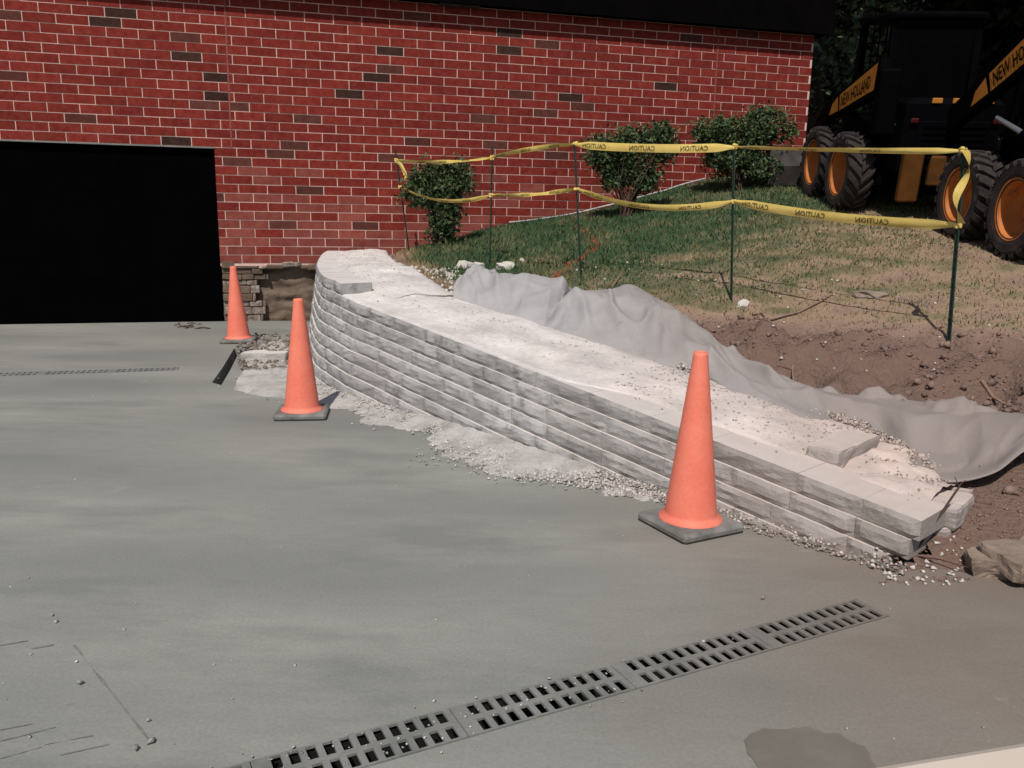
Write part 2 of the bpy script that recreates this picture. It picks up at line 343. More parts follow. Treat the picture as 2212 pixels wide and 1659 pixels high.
# grass share on the bank: 1 = green turf, .5 = dry turf, 0 = bare soil
def gmask(x, y):
    s_, o_ = so(x, y)
    line = np.interp(s_, [-3, -1, .3, 1.2, 2.2, 3.0, 3.8, 4.6, 6.5], [.95, .98, 1.35, 1.75, 2.0, 2.3, 2.45, 2.75, 3.2])
    t = np.clip((o_ - line + .15) / .45, 0, 1)
    green = np.interp(s_, [-3, .5, 1.6, 2.6, 3.6, 6], [.95, .85, .68, .56, .46, .38])
    far = np.clip((o_ - 4.0) / 2, 0, 1) * .15
    return t * (green - far)
STEP = .045
gx = np.arange(-2.9, 8.5, STEP); gy = np.arange(1.9, 13.2, STEP)
GX, GY = np.meshgrid(gx, gy); Ss, Oo = so(GX.ravel(), GY.ravel()); Z = tz_np(GX.ravel(), GY.ravel())
G = gmask(GX.ravel(), GY.ravel())
rough_ = np.array([nz(a, b, 0, 3.2, 4) for a, b in zip(GX.ravel(), GY.ravel())])
fine_ = np.array([nz(a, b, 5, 13, 2) for a, b in zip(GX.ravel(), GY.ravel())])
soil = np.clip(1 - G * 2.2, 0, 1)
onb = np.clip((Oo - 1.1) / .3, 0, 1)
Z = Z + soil * onb * (rough_ * .13 + fine_ * .045) + (1 - soil) * (rough_ * .012 + fine_ * .006)
G = np.clip(G + (1 - soil) * rough_ * .35, 0, 1)
for (px, py, r_, dep) in [(1755, 800, .13, .13), (1725, 815, .10, .10), (1690, 832, .16, .10), (2160, 835, .12, .13), (2140, 855, .12, .10), (2100, 830, .12, .06), (1500, 760, .12, .05), (1640, 800, .1, .06), (1950, 800, .1, .06)]:
    h_ = hit(px, py); dd = np.hypot(GX.ravel() - h_.x, GY.ravel() - h_.y)
    Z -= dep * np.exp(-(dd / r_) ** 2)
wx = (GX.ravel() - WO.x) * WN.x + (GY.ravel() - WO.y) * WN.y
ok = ((Oo > .2) | ((Ss > SEND - .05) & (Z > -.06))) & ((wx > -.05) | ((GX.ravel() - WO.x) * WU.x + (GY.ravel() - WO.y) * WU.y > 8.2)) & ~((Ss > SEND - .05) & (Z < -.05))
ok = ok & ~((Ss > SEND - .05) & (Oo < -.6) & (GX.ravel() < 1.5))
idx = np.arange(GX.size).reshape(GX.shape); okg = ok.reshape(GX.shape)
q = okg[:-1, :-1] & okg[1:, :-1] & okg[:-1, 1:] & okg[1:, 1:]
F = np.stack([idx[:-1, :-1][q], idx[:-1, 1:][q], idx[1:, 1:][q], idx[1:, :-1][q]], -1)
V = np.stack([GX.ravel(), GY.ravel(), Z], -1)
used = np.unique(F); rm = -np.ones(len(V), int); rm[used] = np.arange(len(used))
lawn = npmesh('lawn', V[used], rm[F], M['ground'], smooth=True, attrs={'g': G[used]}); tag(lawn, 'sloping bank of patchy lawn above bare brown soil', kind='structure')
ZG = Z.reshape(GX.shape)
def tzr(x, y):
    """height of the finished bank surface"""
    i = (x - gx[0]) / STEP; j = (y - gy[0]) / STEP
    if i < 0 or j < 0 or i >= len(gx) - 1 or j >= len(gy) - 1: return tz(x, y)
    a, b = int(i), int(j); u, v = i - a, j - b
    return float(ZG[b, a] * (1 - u) * (1 - v) + ZG[b, a + 1] * u * (1 - v) + ZG[b + 1, a] * (1 - u) * v + ZG[b + 1, a + 1] * u * v)
# land beyond, to the horizon
bm = MB(); ring = [(8.4, 1.8), (8.4, 13.1), (4.2, 13.1), (-9, 13.0)]
bm.add([(8.35, 1.8, tz(8.4, 4)-.05), (8.35, 13.1, 2.25), (40, 13.1, 2.4), (40, -6, 1.0), (8.35, -6, 0.0)], [[0, 4, 3, 2, 1]])
bm.add([(-60, 13.05, 2.25), (60, 13.05, 2.25), (90, 160, 3.5), (-90, 160, 3.5)], [[0, 1, 2, 3]])
fl = bm.build('far_ground', M['ground'], attr='g'); tag(fl, 'far shaded lawn beyond the brick building', kind='structure')

# ------------------------------------------------------------------ driveway slab with real openings
def cdt(outer, holes, z, name, m, label):
    pts = []; edges = []
    for loop in [outer] + holes:
        b = len(pts); pts += [Vector((p[0], p[1])) for p in loop]; k = len(loop)
        edges += [(b + i, b + (i + 1) % k) for i in range(k)]
    vs, es, fs, _, _, _ = delaunay_2d_cdt(pts, edges, [], 0, 1e-6)
    def inside(p, loop):
        c = False; j = len(loop) - 1
        for i in range(len(loop)):
            xi, yi = loop[i][0], loop[i][1]; xj, yj = loop[j][0], loop[j][1]
            if (yi > p[1]) != (yj > p[1]) and p[0] < (xj - xi) * (p[1] - yi) / (yj - yi) + xi: c = not c
            j = i
        return c
    keep = []
    for f in fs:
        cx = sum(vs[i].x for i in f) / len(f); cy = sum(vs[i].y for i in f) / len(f)
        if inside((cx, cy), outer) and not any(inside((cx, cy), h) for h in holes):
            keep.append(f)
    b = MB(); b.add([(v.x, v.y, z) for v in vs], keep)
    for h in holes:   # side walls of the openings
        k = len(h); b.add([(p[0], p[1], z) for p in h] + [(p[0], p[1], z - .16) for p in h], [[i, (i + 1) % k, k + (i + 1) % k, k + i] for i in range(k)])
    o = b.build(name, m); tag(o, label, kind='structure'); return o
# near drain: centre line from survey
dA = atz(1884, 1313); dB = atz(1200, 1503)
DD = (dB - dA).normalized(); DP = Vector((-DD.y, DD.x, 0))
if DP.y > 0: DP = -DP
L1 = 3.2; HW = .0735
print('drain', dA, dB, DD)
def rect(o, d, p, l0, l1, hw): return [o + d * l0 - p * hw, o + d * l1 - p * hw, o + d * l1 + p * hw, o + d * l0 + p * hw]
h1 = rect(dA, DD, DP, -.003, L1, HW)
eA = atz(385, 797); eB = atz(0, 809.5)
ED = (eB - eA).normalized(); EP = Vector((-ED.y, ED.x, 0))
h2 = rect(eA, ED, EP, -.003, 3.0, HW)
print('drain2', eA, eB)
h3 = [atz(*p) for p in [(506, 752), (548, 752), (545, 770), (512, 770), (497, 800), (478, 832), (458, 826), (482, 792)]]
outer = [(-14, -3), (12, -3), (12, 2.2), (2.6, 3.35), (1.95, 3.55), (1.3, 4.2), (-1.0, 7.0), (-2.3, 10.6), (-3.1, 10.50)]
outer = [Vector((a, b, 0)) for a, b in outer]
outer += [wallpt(0.02, 0, -.05), wallpt(-9.0, 0, -.05)]
cdt(outer, [h1, h2, h3], 0.0, 'driveway', M['concrete'], 'smooth grey concrete driveway')
bm = MB(); bm.add([(-14, -3, -.17), (12, -3, -.17), (12, 12.9, -.17), (-14, 12.9, -.17)], [[0, 1, 2, 3]])
tag(bm.build('subsoil', M['channel']), 'dark subsoil under the slab', kind='structure')

def drain(name, o, d, p, L, label):
    root = empty(name, o)
    k = 0; x = 0.0; pitch = .0445; n = 11; GL = .54
    while x < L - .1:
        b = MB(); e = min(x + GL - .0025, L)
        c = lambda a, q_: d * a + p * q_
        def slab(a0, a1, q0, q1): # piece of the cast plate
            vs = [c(a0, q0), c(a1, q0), c(a1, q1), c(a0, q1)]
            b.add([v + Vector((0, 0, .004)) for v in vs] + [v + Vector((0, 0, -.004)) for v in vs], [[0, 1, 2, 3], [7, 6, 5, 4], [0, 4, 5, 1], [1, 5, 6, 2], [2, 6, 7, 3], [3, 7, 4, 0]])
        slab(x, e, -.0715, -.0645); slab(x, e, -.0105, .0105); slab(x, e, .0645, .0715)
        m0 = (GL - n * pitch) / 2
        for (q0, q1, sh) in ((-.0645, -.0105, 0), (.0105, .0645, 0)):
            slab(x, x + m0 * .8, q0, q1)
            for j in range(n):
                a = x + m0 * .8 + j * pitch + .026
                w2 = .0185 if j < n - 1 else e - a
                if a + w2 <= e + .001: slab(a, a + w2, q0, q1)
        b.build('grate', M['grate'], root)
        x += GL; k += 1
    b = MB(); hw = .0725
    vs = [d * -.004 - p * hw, d * L - p * hw, d * L + p * hw, d * -.004 + p * hw]
    b.add([v + Vector((0, 0, -.001)) for v in vs] + [v + Vector((0, 0, -.14)) for v in vs], [[4, 5, 6, 7], [0, 1, 5, 4], [1, 2, 6, 5], [2, 3, 7, 6], [3, 0, 4, 7]])
    b.build('channel', M['channel'], root)
    tag(root, label, 'trench drain'); return root
drain('trench_drain', dA, DD, DP, L1, 'long slotted trench drain crossing the concrete in the foreground')
drain('trench_drain', eA, ED, EP, 3.0, 'far slotted trench drain lying before the black garage door')

# faint score lines and leaf scraps at the lower left, damp patch at the lower right
def strip(b, P, wd, z, jit=.0):
    pts = [Vector(p) for p in P]
    vs = []
    for i, p in enumerate(pts):
        d = (pts[min(i + 1, len(pts) - 1)] - pts[max(0, i - 1)]).normalized(); n = Vector((-d.y, d.x, 0))
        ww = wd * max(.1, 1 + jit * nz(p.x * 9, p.y * 9, 2)) / 2
        vs += [p + n * ww + Vector((0, 0, z)), p - n * ww + Vector((0, 0, z))]
    b.add(vs, [[2 * i, 2 * i + 1, 2 * i + 3, 2 * i + 2] for i in range(len(pts) - 1)])
def dense(p, q_, n=12): return [p.lerp(q_, i / n) for i in range(n + 1)]
b = MB()
M['score'] = mat('score_dirt', (.15, .15, .13), (.23, .23, .205), scale=30, rough=.95)
for (x0, y0, x1, y1, wd) in [(0, 1395, 60, 1385, .01), (68, 1402, 115, 1394, .012), (130, 1632, 235, 1609, .010), (0, 1602, 120, 1572, .008),
                             (0, 1578, 110, 1557, .008), (140, 1525, 235, 1504, .010), (0, 1640, 90, 1615, .009), (95, 1610, 200, 1590, .008)]:
    strip(b, dense(atz(x0, y0), atz(x1, y1), 30), wd * .38, .002, 2.6)
strip(b, dense(atz(160, 1395), atz(318, 1595), 60), .005, .0025, 2.5)
tag(b.build('dirt_joint', M['score']), 'dirty joint and score lines in the slab', kind='structure')
b = MB(); PP = [(1612, 1588), (1640, 1577), (1690, 1573), (1745, 1571), (1790, 1584), (1812, 1583), (1835, 1600), (1868, 1612), (1885, 1640), (1905, 1700), (1700, 1760), (1600, 1760), (1640, 1660), (1618, 1620), (1608, 1600)]
PQ = []
for i_ in range(len(PP)):
    a_, c_ = Vector(PP[i_]), Vector(PP[(i_ + 1) % len(PP)])
    for k_ in range(14): q_ = a_.lerp(c_, k_ / 14); PQ.append((q_.x + 9 * nz(q_.x * .03, q_.y * .03, 1, 1, 4), q_.y + 5 * nz(q_.x * .03, q_.y * .03, 6, 1, 4)))
vs = [atz(x, y, .003) for x, y in PQ]; b.add(vs, [list(range(len(vs)))[::-1]])
tag(b.build('damp_patch', M['damp']), 'damp dark patch on the concrete', kind='structure')

# ------------------------------------------------------------------ brick building
bld = empty('brick_building', wallpt(0, 0)); tag(bld, 'long red brick building with dark eaves behind the lawn', 'building')
BI = Matrix.Translation(-bld.location)
def part(b, name, mats, parent=bld, **k):
    off = parent.location if parent.type == 'EMPTY' else Vector((0, 0, 0))
    b.v = [(x - off.x, y - off.y, z - off.z) for x, y, z in b.v]
    return b.build(name, mats, parent, **k)
UR = 8.15; UL = -6.5; ZTOP = 3.96; DOORZ = 2.125
BRL = .342; CH = .1075; MJ = .0115; ZB0 = 2.13 - 20 * CH
RECT_U = (.52, 1.62); RECZ = (0, .655)
darkP = [(283, 28), (253, 50), (420, 118), (475, 162), (478, 202), (853, 103), (1086, 117), (800, 176), (745, 212), (1083, 76), (412, 303), (1220, 214), (1420, 187)]
brownP = [(172, 235), (57, 168), (1115, 213), (1060, 248), (1030, 264), (1170, 251), (920, 300), (1085, 307), (697, 411), (585, 486), (815, 490), (790, 505), (430, 228), (535, 228), (655, 308), (635, 328), (540, 347), (1180, 105), (640, 250), (1210, 330)]
dU = [onwall(*p) for p in darkP]; bU = [onwall(*p) for p in brownP]
b = MB(); mo = MB()
def ragged(z): return .47 + .05 * math.sin(z * 23) + .05 * math.sin(z * 41 + 1)
nrows = int((ZTOP - ZB0) / CH) + 1
for r in range(-1, nrows):
    z0 = ZB0 + r * CH + MJ / 2; z1 = min(z0 + CH - MJ, ZTOP)
    if z1 - z0 < .02 or z1 < .0: continue
    off = .0 if r % 2 else .5
    u = UL + off * BRL - BRL * .25
    u = math.floor(UL / BRL) * BRL + .749 * BRL + off * BRL + (0.0)
    while u < UR:
        spans = [(u + MJ / 2, u + BRL - MJ / 2)]
        # cut at control joints, at the corner and round the doorway
        def cut(sp, c, zlo=-9):
            out = []
            for a, e in sp:
                if z0 > zlo and a < c < e: out += [(a, c - .008), (c + .008, e)]
                else: out.append((a, e))
            return out
        spans = cut(cut(spans, .2, 2.12), 6.65)
        for a, e in spans:
            e = min(e, UR); a = max(a, UL)
            if z0 < DOORZ - .02:
                if e < .0: continue
                a = max(a, .0)
            if e - a < .03: continue
            uc, zc = (a + e) / 2, (z0 + z1) / 2
            if zc < .70 and uc < 1.9: continue
            if zc < .45: 
                continue
            if uc > 2.4 and zc < .6 + (uc - 2.4) * .22: continue
            mi = 0
            t = random.random()
            if any(a <= x < e and z0 - .006 <= y < z1 + .006 for x, y in dU): mi = 1
            elif any(a <= x < e and z0 - .006 <= y < z1 + .006 for x, y in bU): mi = 2
            elif t < .015: mi = 2
            if mi == 0 and random.random() < np.interp(zc, [.6, 1.0, 1.6, 2.0], [1.0, .85, .35, 0]): mi = 3
            b.col = .5 + random.uniform(-.16, .16); o_ = random.uniform(-.002, .002)
            o_ -= .003
            P4 = [wallpt(a, z0, .008 + o_), wallpt(e, z0, .008 + o_), wallpt(e, z1, .008 + o_), wallpt(a, z1, .008 + o_)]
            Q4 = [wallpt(a, z0, -.02), wallpt(e, z0, -.02), wallpt(e, z1, -.02), wallpt(a, z1, -.02)]
            b.add(P4 + Q4, [[0, 1, 2, 3], [0, 4, 5, 1], [1, 5, 6, 2], [2, 6, 7, 3], [3, 7, 4, 0]], mi)
        u += BRL
wall_o = part(b, 'brickwork', [M['brick'], M['brickdark'], M['brickbrown'], M['brickdusty']], attr='tone')
# mortar body of the wall (with doorway and broken foundation recess), plus return walls
def wbox(b, u0, u1, z0, z1, o0, o1, mi=0):
    P8 = [wallpt(u, z, o) for z in (z0, z1) for o in (o0, o1) for u in (u0, u1)]
    b.add(P8, [[0, 2, 3, 1], [4, 5, 7, 6], [0, 1, 5, 4], [2, 6, 7, 3], [0, 4, 6, 2], [1, 3, 7, 5]], mi)
b = MB()
wbox(b, UL, 0, DOORZ, ZTOP, -.3, 0)
wbox(b, 0, UR, .70, ZTOP, -.3, 0)
wbox(b, 1.9, UR, -.2, .70, -.3, 0)
part(b, 'mortar_wall', M['mortar'])
b = MB(); wbox(b, UL - .0, UR + .002, -.3, ZTOP, -6.0, -.301); part(b, 'building_core', M['brickdark'], attr='tone')
b = MB(); wbox(b, .192, .208, 2.13, ZTOP, 0, .006); part(b, 'expansion_joint', M['joint'])
b = MB(); wbox(b, 6.642, 6.658, .6, ZTOP, 0, .006); part(b, 'expansion_joint', M['joint'])
# eaves
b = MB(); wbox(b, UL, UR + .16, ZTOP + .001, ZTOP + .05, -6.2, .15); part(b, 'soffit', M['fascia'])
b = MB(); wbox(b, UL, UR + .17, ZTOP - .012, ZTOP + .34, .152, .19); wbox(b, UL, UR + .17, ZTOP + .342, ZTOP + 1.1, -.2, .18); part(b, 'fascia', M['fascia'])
for q0, q1 in ((1.2, 1.42), (2.75, 3.25)):
    b = MB(); wbox(b, q0, q1, ZTOP - .03, ZTOP - .004, .05, .13); part(b, 'soffit_vent', M['steel'])
# black door with panel ribs, head flashing
b = MB(); wbox(b, UL, -.004, -.005, DOORZ - .012, -.16, -.06)
for k in range(4): wbox(b, UL, -.02, .02 + k * .525, .02 + k * .525 + .50, -.06, -.057)
part(b, 'garage_door', M['door'])
b = MB(); wbox(b, UL, .0, DOORZ - .011, DOORZ + .004, -.05, .012); part(b, 'door_flashing', M['grate'])
# broken foundation to the right of the door
def rough_panel(b, u0, u1, z0, z1, out, amp, nu, nz_, seed, mi=0, edge=None):
    vs = []
    for j in range(nz_ + 1):
        for i in range(nu + 1):
            u = u0 + (u1 - u0) * i / nu; z = z0 + (z1 - z0) * j / nz_
            d = out + amp * nz(u * 5, z * 7, seed, 1, 4)
            if edge and i == nu: u += edge * nz(z * 9, seed, 0, 1, 3)
            if edge and i == 0: u += edge * nz(z * 9, seed + 3, 0, 1, 3)
            vs.append(wallpt(u, z, d))
    b.add(vs, [[j * (nu + 1) + i, j * (nu + 1) + i + 1, (j + 1) * (nu + 1) + i + 1, (j + 1) * (nu + 1) + i] for j in range(nz_) for i in range(nu)], mi)
b = MB(); rough_panel(b, .0, 2.4, -.2, .72, -.10, .05, 70, 34, 3)
part(b, 'foundation', M['soilface'], smooth=True)
b = MB()
z = -.02; row = 0
while z < .72:
    hh = random.choice([.07, .10, .105, .11]); edge = .46 + random.uniform(-.09, .07) + (.10 if z > .5 else 0); u = .01
    while u < edge:
        L = random.uniform(.12, .36); e = min(u + L, edge + random.uniform(-.02, .03))
        if e - u < .03: break
        o1 = random.uniform(-.035, .012)
        b.col = random.random()
        c = (wallpt(u, z, -.12) + wallpt(e, z + hh, o1)) / 2
        R = Matrix.Rotation(WTH, 3, 'Z') @ Matrix.Rotation(random.uniform(-.05, .05), 3, 'Y')
        b.box(c, (e - u - .004, .12 + o1, hh - .004), R, random.choice([0, 1, 1]), bev=.008)
        u = e
    z += hh; row += 1
part(b, 'broken_masonry', [M['rubble'], M['soilface']])
b = MB()
u = .45
while u < 1.75:
    L = random.uniform(.08, .22)
    b.box(wallpt(u + L / 2, .70 + random.uniform(-.02, .02), -.03), (L, .10, random.uniform(.04, .09)), Matrix.Rotation(WTH, 3, 'Z') @ Matrix.Rotation(random.uniform(-.12, .12), 3, 'Y'), random.choice([0, 0, 1]), bev=.015)
    u += L * .9
part(b, 'broken_ledge', [M['rubble'], M['soilface']])

# white edging at the foot of the wall
b = MB(); u = 3.7; pts = []
while u < 6.6:
    p = wallpt(u, 0, .05); pts.append(Vector((p.x, p.y, tzr(p.x, p.y) + .03 + .012 * sin(u * 4)))); u += .15
b.tube(pts, .014, 6)
tag(b.build('lawn_edging', M['edging']), 'pale metal lawn edging running up along the foot of the brick wall', 'edging')

# ------------------------------------------------------------------ retaining wall of split stone
rw = empty('retaining_wall', (A0.x, A0.y, 0)); tag(rw, 'unfinished low retaining wall of grey split stone blocks beside the driveway', 'retaining wall')
RH = .089; BAT = .014; NC = 9
def block(b, s0, s1, zf0, zf1, out, depth, kfront=1.0, nx=7, ny=4, seed=0.0, back=None, amp=.008):
    """one split-face block; zf0/zf1 give bottom/top height at s"""
    b.col = random.uniform(.40, .66)
    vs = []
    for j in range(ny + 1):
        for i in range(nx + 1):
            s_ = s0 + (s1 - s0) * i / nx; v = j / ny
            p, n = pos(s_, 0)
            edge = min(i, nx - i, j, ny - j) == 0
            d = out + (-.004 if edge else amp * (.6 + 1.4 * nz(s_ * 9 + seed * 3.1, v * 1.3 + seed, seed, 1, 3)))
            z = float(zf0(s_)) * (1 - v) + float(zf1(s_)) * v + (0 if not edge else .002 * nz(s_ * 30, v * 9, seed))
            vs.append(Vector((p.x, p.y, z)) - n * d)
    fs = [[j * (nx + 1) + i, j * (nx + 1) + i + 1, (j + 1) * (nx + 1) + i + 1, (j + 1) * (nx + 1) + i] for j in range(ny) for i in range(nx)]
    b.add(vs, fs, 0)
    # top, ends
    T = []; Bt = []
    for i in range(nx + 1):
        s_ = s0 + (s1 - s0) * i / nx; p, n = pos(s_, 0); q_ = Vector((p.x, p.y, 0)) + n * (depth - out)
        T.append(Vector((q_.x, q_.y, float(zf1(s_))))); Bt.append(Vector((q_.x, q_.y, float(zf0(s_)))))
    top = vs[ny * (nx + 1):]
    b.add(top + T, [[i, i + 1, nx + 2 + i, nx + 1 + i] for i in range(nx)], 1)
    L = [vs[j * (nx + 1)] for j in range(ny + 1)]; R = [vs[j * (nx + 1) + nx] for j in range(ny + 1)]
    b.add(L + [T[0], Bt[0]], [list(range(ny + 1)) + [ny + 1, ny + 2]], 0)
    b.add(R + [T[-1], Bt[-1]], [(list(range(ny + 1)) + [ny + 1, ny + 2])[::-1]], 0)
for k in range(NC):
    b = MB(); s_ = SMIN + .02 + (0 if k % 2 else -.17)
    s_ = max(s_, SMIN + .01)
    end = SEND - (.0, .03, .10)[min(k, 2)] - (.25 * (k > 2))
    while s_ < end - .02:
        L = random.choice([.30, .36, .42, .30, .46]) if s_ > .2 else .24
        if k % 2 and s_ < SMIN + .1: L = .15
        e = min(s_ + L, end)
        if end - e < .12: e = end
        zf1 = lambda q_, k=k: zt(q_) - k * RH - .0015
        zf0 = lambda q_, k=k: zt(q_) - (k + 1) * RH + .0015
        if float(zf1(s_)) > -.03:
            block(b, s_ + .001, e - .001, zf0, zf1, BAT * k - .035 + random.uniform(-.002, .003), .27, seed=k * 7.3 + s_, nx=8 if s_ > -.5 else 4)
        s_ = e
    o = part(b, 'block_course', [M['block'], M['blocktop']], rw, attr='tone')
# short extra course at the far, curved end
b = MB(); s_ = SMIN + .02
while s_ < -.02:
    e = min(s_ + .25, .12)
    block(b, s_, e - .003, lambda q_: zt(q_) + .0, lambda q_: zt(q_) + RH, -.045, .27, seed=s_ * 3, nx=5); s_ = e
o = part(b, 'end_course', [M['block'], M['blocktop']], rw, attr='tone'); o['label'] = 'short top course at the curved far end'
# return blocks at the near end, and the loose cross block
def freeblock(center, size, rz, tilt=(0, 0), amp=.012, seed=0., top=True):
    b = MB(); b.col = .55; n = 7
    hx, hy, hz = [v / 2 for v in size]; R = Matrix.Rotation(rz, 3, 'Z') @ Matrix.Rotation(tilt[0], 3, 'X') @ Matrix.Rotation(tilt[1], 3, 'Y')
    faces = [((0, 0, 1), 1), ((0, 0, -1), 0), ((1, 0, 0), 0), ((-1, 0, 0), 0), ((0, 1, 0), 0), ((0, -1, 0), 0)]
    for nn, mi in faces:
        nn = Vector(nn); a = Vector((nn.y, nn.z, nn.x)); c = nn.cross(a); vs = []
        for j in range(n + 1):
            for i in range(n + 1):
                u, v = i / n * 2 - 1, j / n * 2 - 1
                p = nn + a * u + c * v
                r = 1 - .05 * (abs(u) ** 8 + abs(v) ** 8)
                q_ = Vector((p.x * hx * r, p.y * hy * r, p.z * hz))
                k = amp * nz(q_.x * 12 + seed, q_.y * 12, q_.z * 12 + seed, 1, 3)
                q_ += Vector(p).normalized() * k * (0.25 if (mi == 1 and abs(u) < .9 and abs(v) < .9) else 1)
                vs.append(R @ q_ + Vector(center))
        b.add(vs, [[j * (n + 1) + i, j * (n + 1) + i + 1, (j + 1) * (n + 1) + i + 1, (j + 1) * (n + 1) + i] for j in range(n) for i in range(n)], mi)
    return b
ang = math.atan2(.732 * 0 + .681, .732)   # direction of the wall's inward normal
NV = Vector((.732, .681, 0)); DV = Vector((.681, -.732, 0))
def WP(s, o, z): return Vector((A0.x, A0.y, 0)) + DV * s + NV * o + Vector((0, 0, z))
for (s_, o_, z_, size, extra, lab) in [
    (4.40, .44, .150, (.30, .26, .088), 0.10, None), (4.36, .76, .150, (.30, .25, .088), 0.02, None),
    (4.39, .42, .066, (.28, .27, .086), -.05, None), (4.42, .70, .062, (.26, .26, .085), .04, None)]:
    b = freeblock(WP(s_, o_, z_), size, ang + extra, seed=s_ * 5 + o_)
    o = part(b, 'return_block', [M['block'], M['blocktop']], rw, attr='tone')
cb = freeblock(WP(3.93, .53, .286), (.46, .17, .09), ang + .02, seed=4.)
o = cb.build('stone_block', [M['block'], M['blocktop']], attr='tone'); tag(o, 'loose stone block laid across the gravel near the low end of the wall', 'stone block')

# ------------------------------------------------------------------ gravel
def gravel_z(s, o):
    s = np.asarray(s, float); o = np.asarray(o, float)
    z = zt(s) + np.where(s < 3.85, .004, -.012) + np.where(s < -.05, RH - .01, 0) * np.clip((-.05 - s) / 1.2, 0, 1)
    z = z + np.where(s < 3.85, .03 * np.sin(np.clip((o - .2) / .8, 0, 1) * pi), .02 * np.sin(np.clip((o - .2) / .6, 0, 1) * pi))
    z = z - np.clip(o - .95, 0, 1) * .35
    return z
ns, no = 330, 46
SS = np.linspace(SMIN + .03, 4.42, ns); OO = np.linspace(.10, 1.35, no)
V = []; tone = []
for s_ in SS:
    edge = 1.0 + .10 * nz(s_ * 2.3, 0, 1) + .05 * nz(s_ * 9, 0, 4)
    far = np.interp(s_, [-4.5, -2, 0, 3.3, 4.0, 4.42], [.75, .80, 1.05, 1.03, .95, .70])
    for o_ in OO:
        st = np.interp(s_, [-.02, .12, 2.5, 2.9], [.10, .048, .055, .24]) + .012 * nz(s_ * 8, 3, 3)
        o2 = st + (o_ - .10) * (far + .06 * nz(s_ * 6, 1, 1) - st + .03) / 1.25
        p, n = pos(float(s_), float(o2))
        z = float(gravel_z(s_, o2)) + (.012 * nz(p.x, p.y, 0, 4, 3) + .003 * nz(p.x, p.y, 0, 32, 2)) * min(1, max(.0, (o2 - .1) / .3))
        if s_ > 3.85: z += .03 * nz(p.x, p.y, 3, 5, 3)
        if o_ == OO[0]: z -= .014
        V.append((p.x, p.y, z)); tone.append(.5 + .25 * nz(p.x, p.y, 7, 3, 3))
V = np.array(V); idx = np.arange(ns * no).reshape(ns, no)
F = np.stack([idx[:-1, :-1].ravel(), idx[1:, :-1].ravel(), idx[1:, 1:].ravel(), idx[:-1, 1:].ravel()], -1)
gb = npmesh('gravel_bed', V, F, M['gravel'], smooth=True, attrs={'tone': np.array(tone)}); tag(gb, 'pale crushed stone backfill behind the retaining wall', 'gravel', kind='stuff')
# loose stones: octahedral chips
def chips(name, P, R, m, label, cat, squash=.75):
    n = len(P); base = np.array([(1, 0, 0), (-1, 0, 0), (0, 1, 0), (0, -1, 0), (0, 0, 1), (0, 0, -1)], float)
    f = np.array([(0, 2, 4), (2, 1, 4), (1, 3, 4), (3, 0, 4), (2, 0, 5), (1, 2, 5), (3, 1, 5), (0, 3, 5)])
    jit = 1 + rng.uniform(-.55, .5, (n, 6, 1)); v = base[None] * jit * np.array(R)[:, None, None]
    v[:, :, 2] *= squash; a = rng.uniform(0, 2 * pi, n); ca, sa = np.cos(a)[:, None], np.sin(a)[:, None]
    tl = rng.uniform(-.6, .6, n)[:, None]; ct, st = np.cos(tl), np.sin(tl)
    x, y, z = v[..., 0], v[..., 1], v[..., 2]; y, z = y * ct - z * st, y * st + z * ct
    x, y = x * ca - y * sa, x * sa + y * ca
    v = np.stack([x, y, z], -1) + np.array(P)[:, None]
    F_ = (f[None] + (np.arange(n) * 6)[:, None, None]).reshape(-1, 3)
    o = npmesh(name, v.reshape(-1, 3), F_, m, attrs={'tone': np.repeat(rng.uniform(-.05, .55, n), 6)})
    tag(o, label, cat, kind='stuff'); return o
P = []; R = []
for _ in range(7500):
    s_ = random.uniform(SMIN + .1, 4.4); far = float(np.interp(s_, [-4.5, -2, 0, 3.3, 4.0, 4.42], [.8, .85, 1.05, 1.03, .95, .70]))
    o_ = random.uniform(.16, far); 
    if s_ < 2.6 and random.random() < .88: continue
    if s_ > 2.6 and random.random() < .5: o_ = far - abs(random.gauss(0, .18))
    if o_ < .27 and random.random() < .9: continue
    p, n = pos(s_, o_)
    r = random.uniform(.003, .008); P.append((p.x, p.y, float(gravel_z(s_, o_)) + .014 * nz(p.x, p.y, 0, 4, 3) + r * .3)); R.append(r)
# heaped edge under the fabric on the near side
for _ in range(1500):
    s_ = random.uniform(2.6, 4.3); far = float(np.interp(s_, [2.6, 3.3, 4.0, 4.42], [1.05, 1.03, .95, .70])) 
    o_ = far + random.gauss(0, .035); p, n = pos(s_, o_); r = random.uniform(.006, .014)
    P.append((p.x, p.y, float(gravel_z(s_, min(o_, .95))) + random.uniform(0, .02))); R.append(r)
chips('gravel_stones', P, R, M['gravel'], 'loose crushed stones over the gravel backfill', 'gravel')
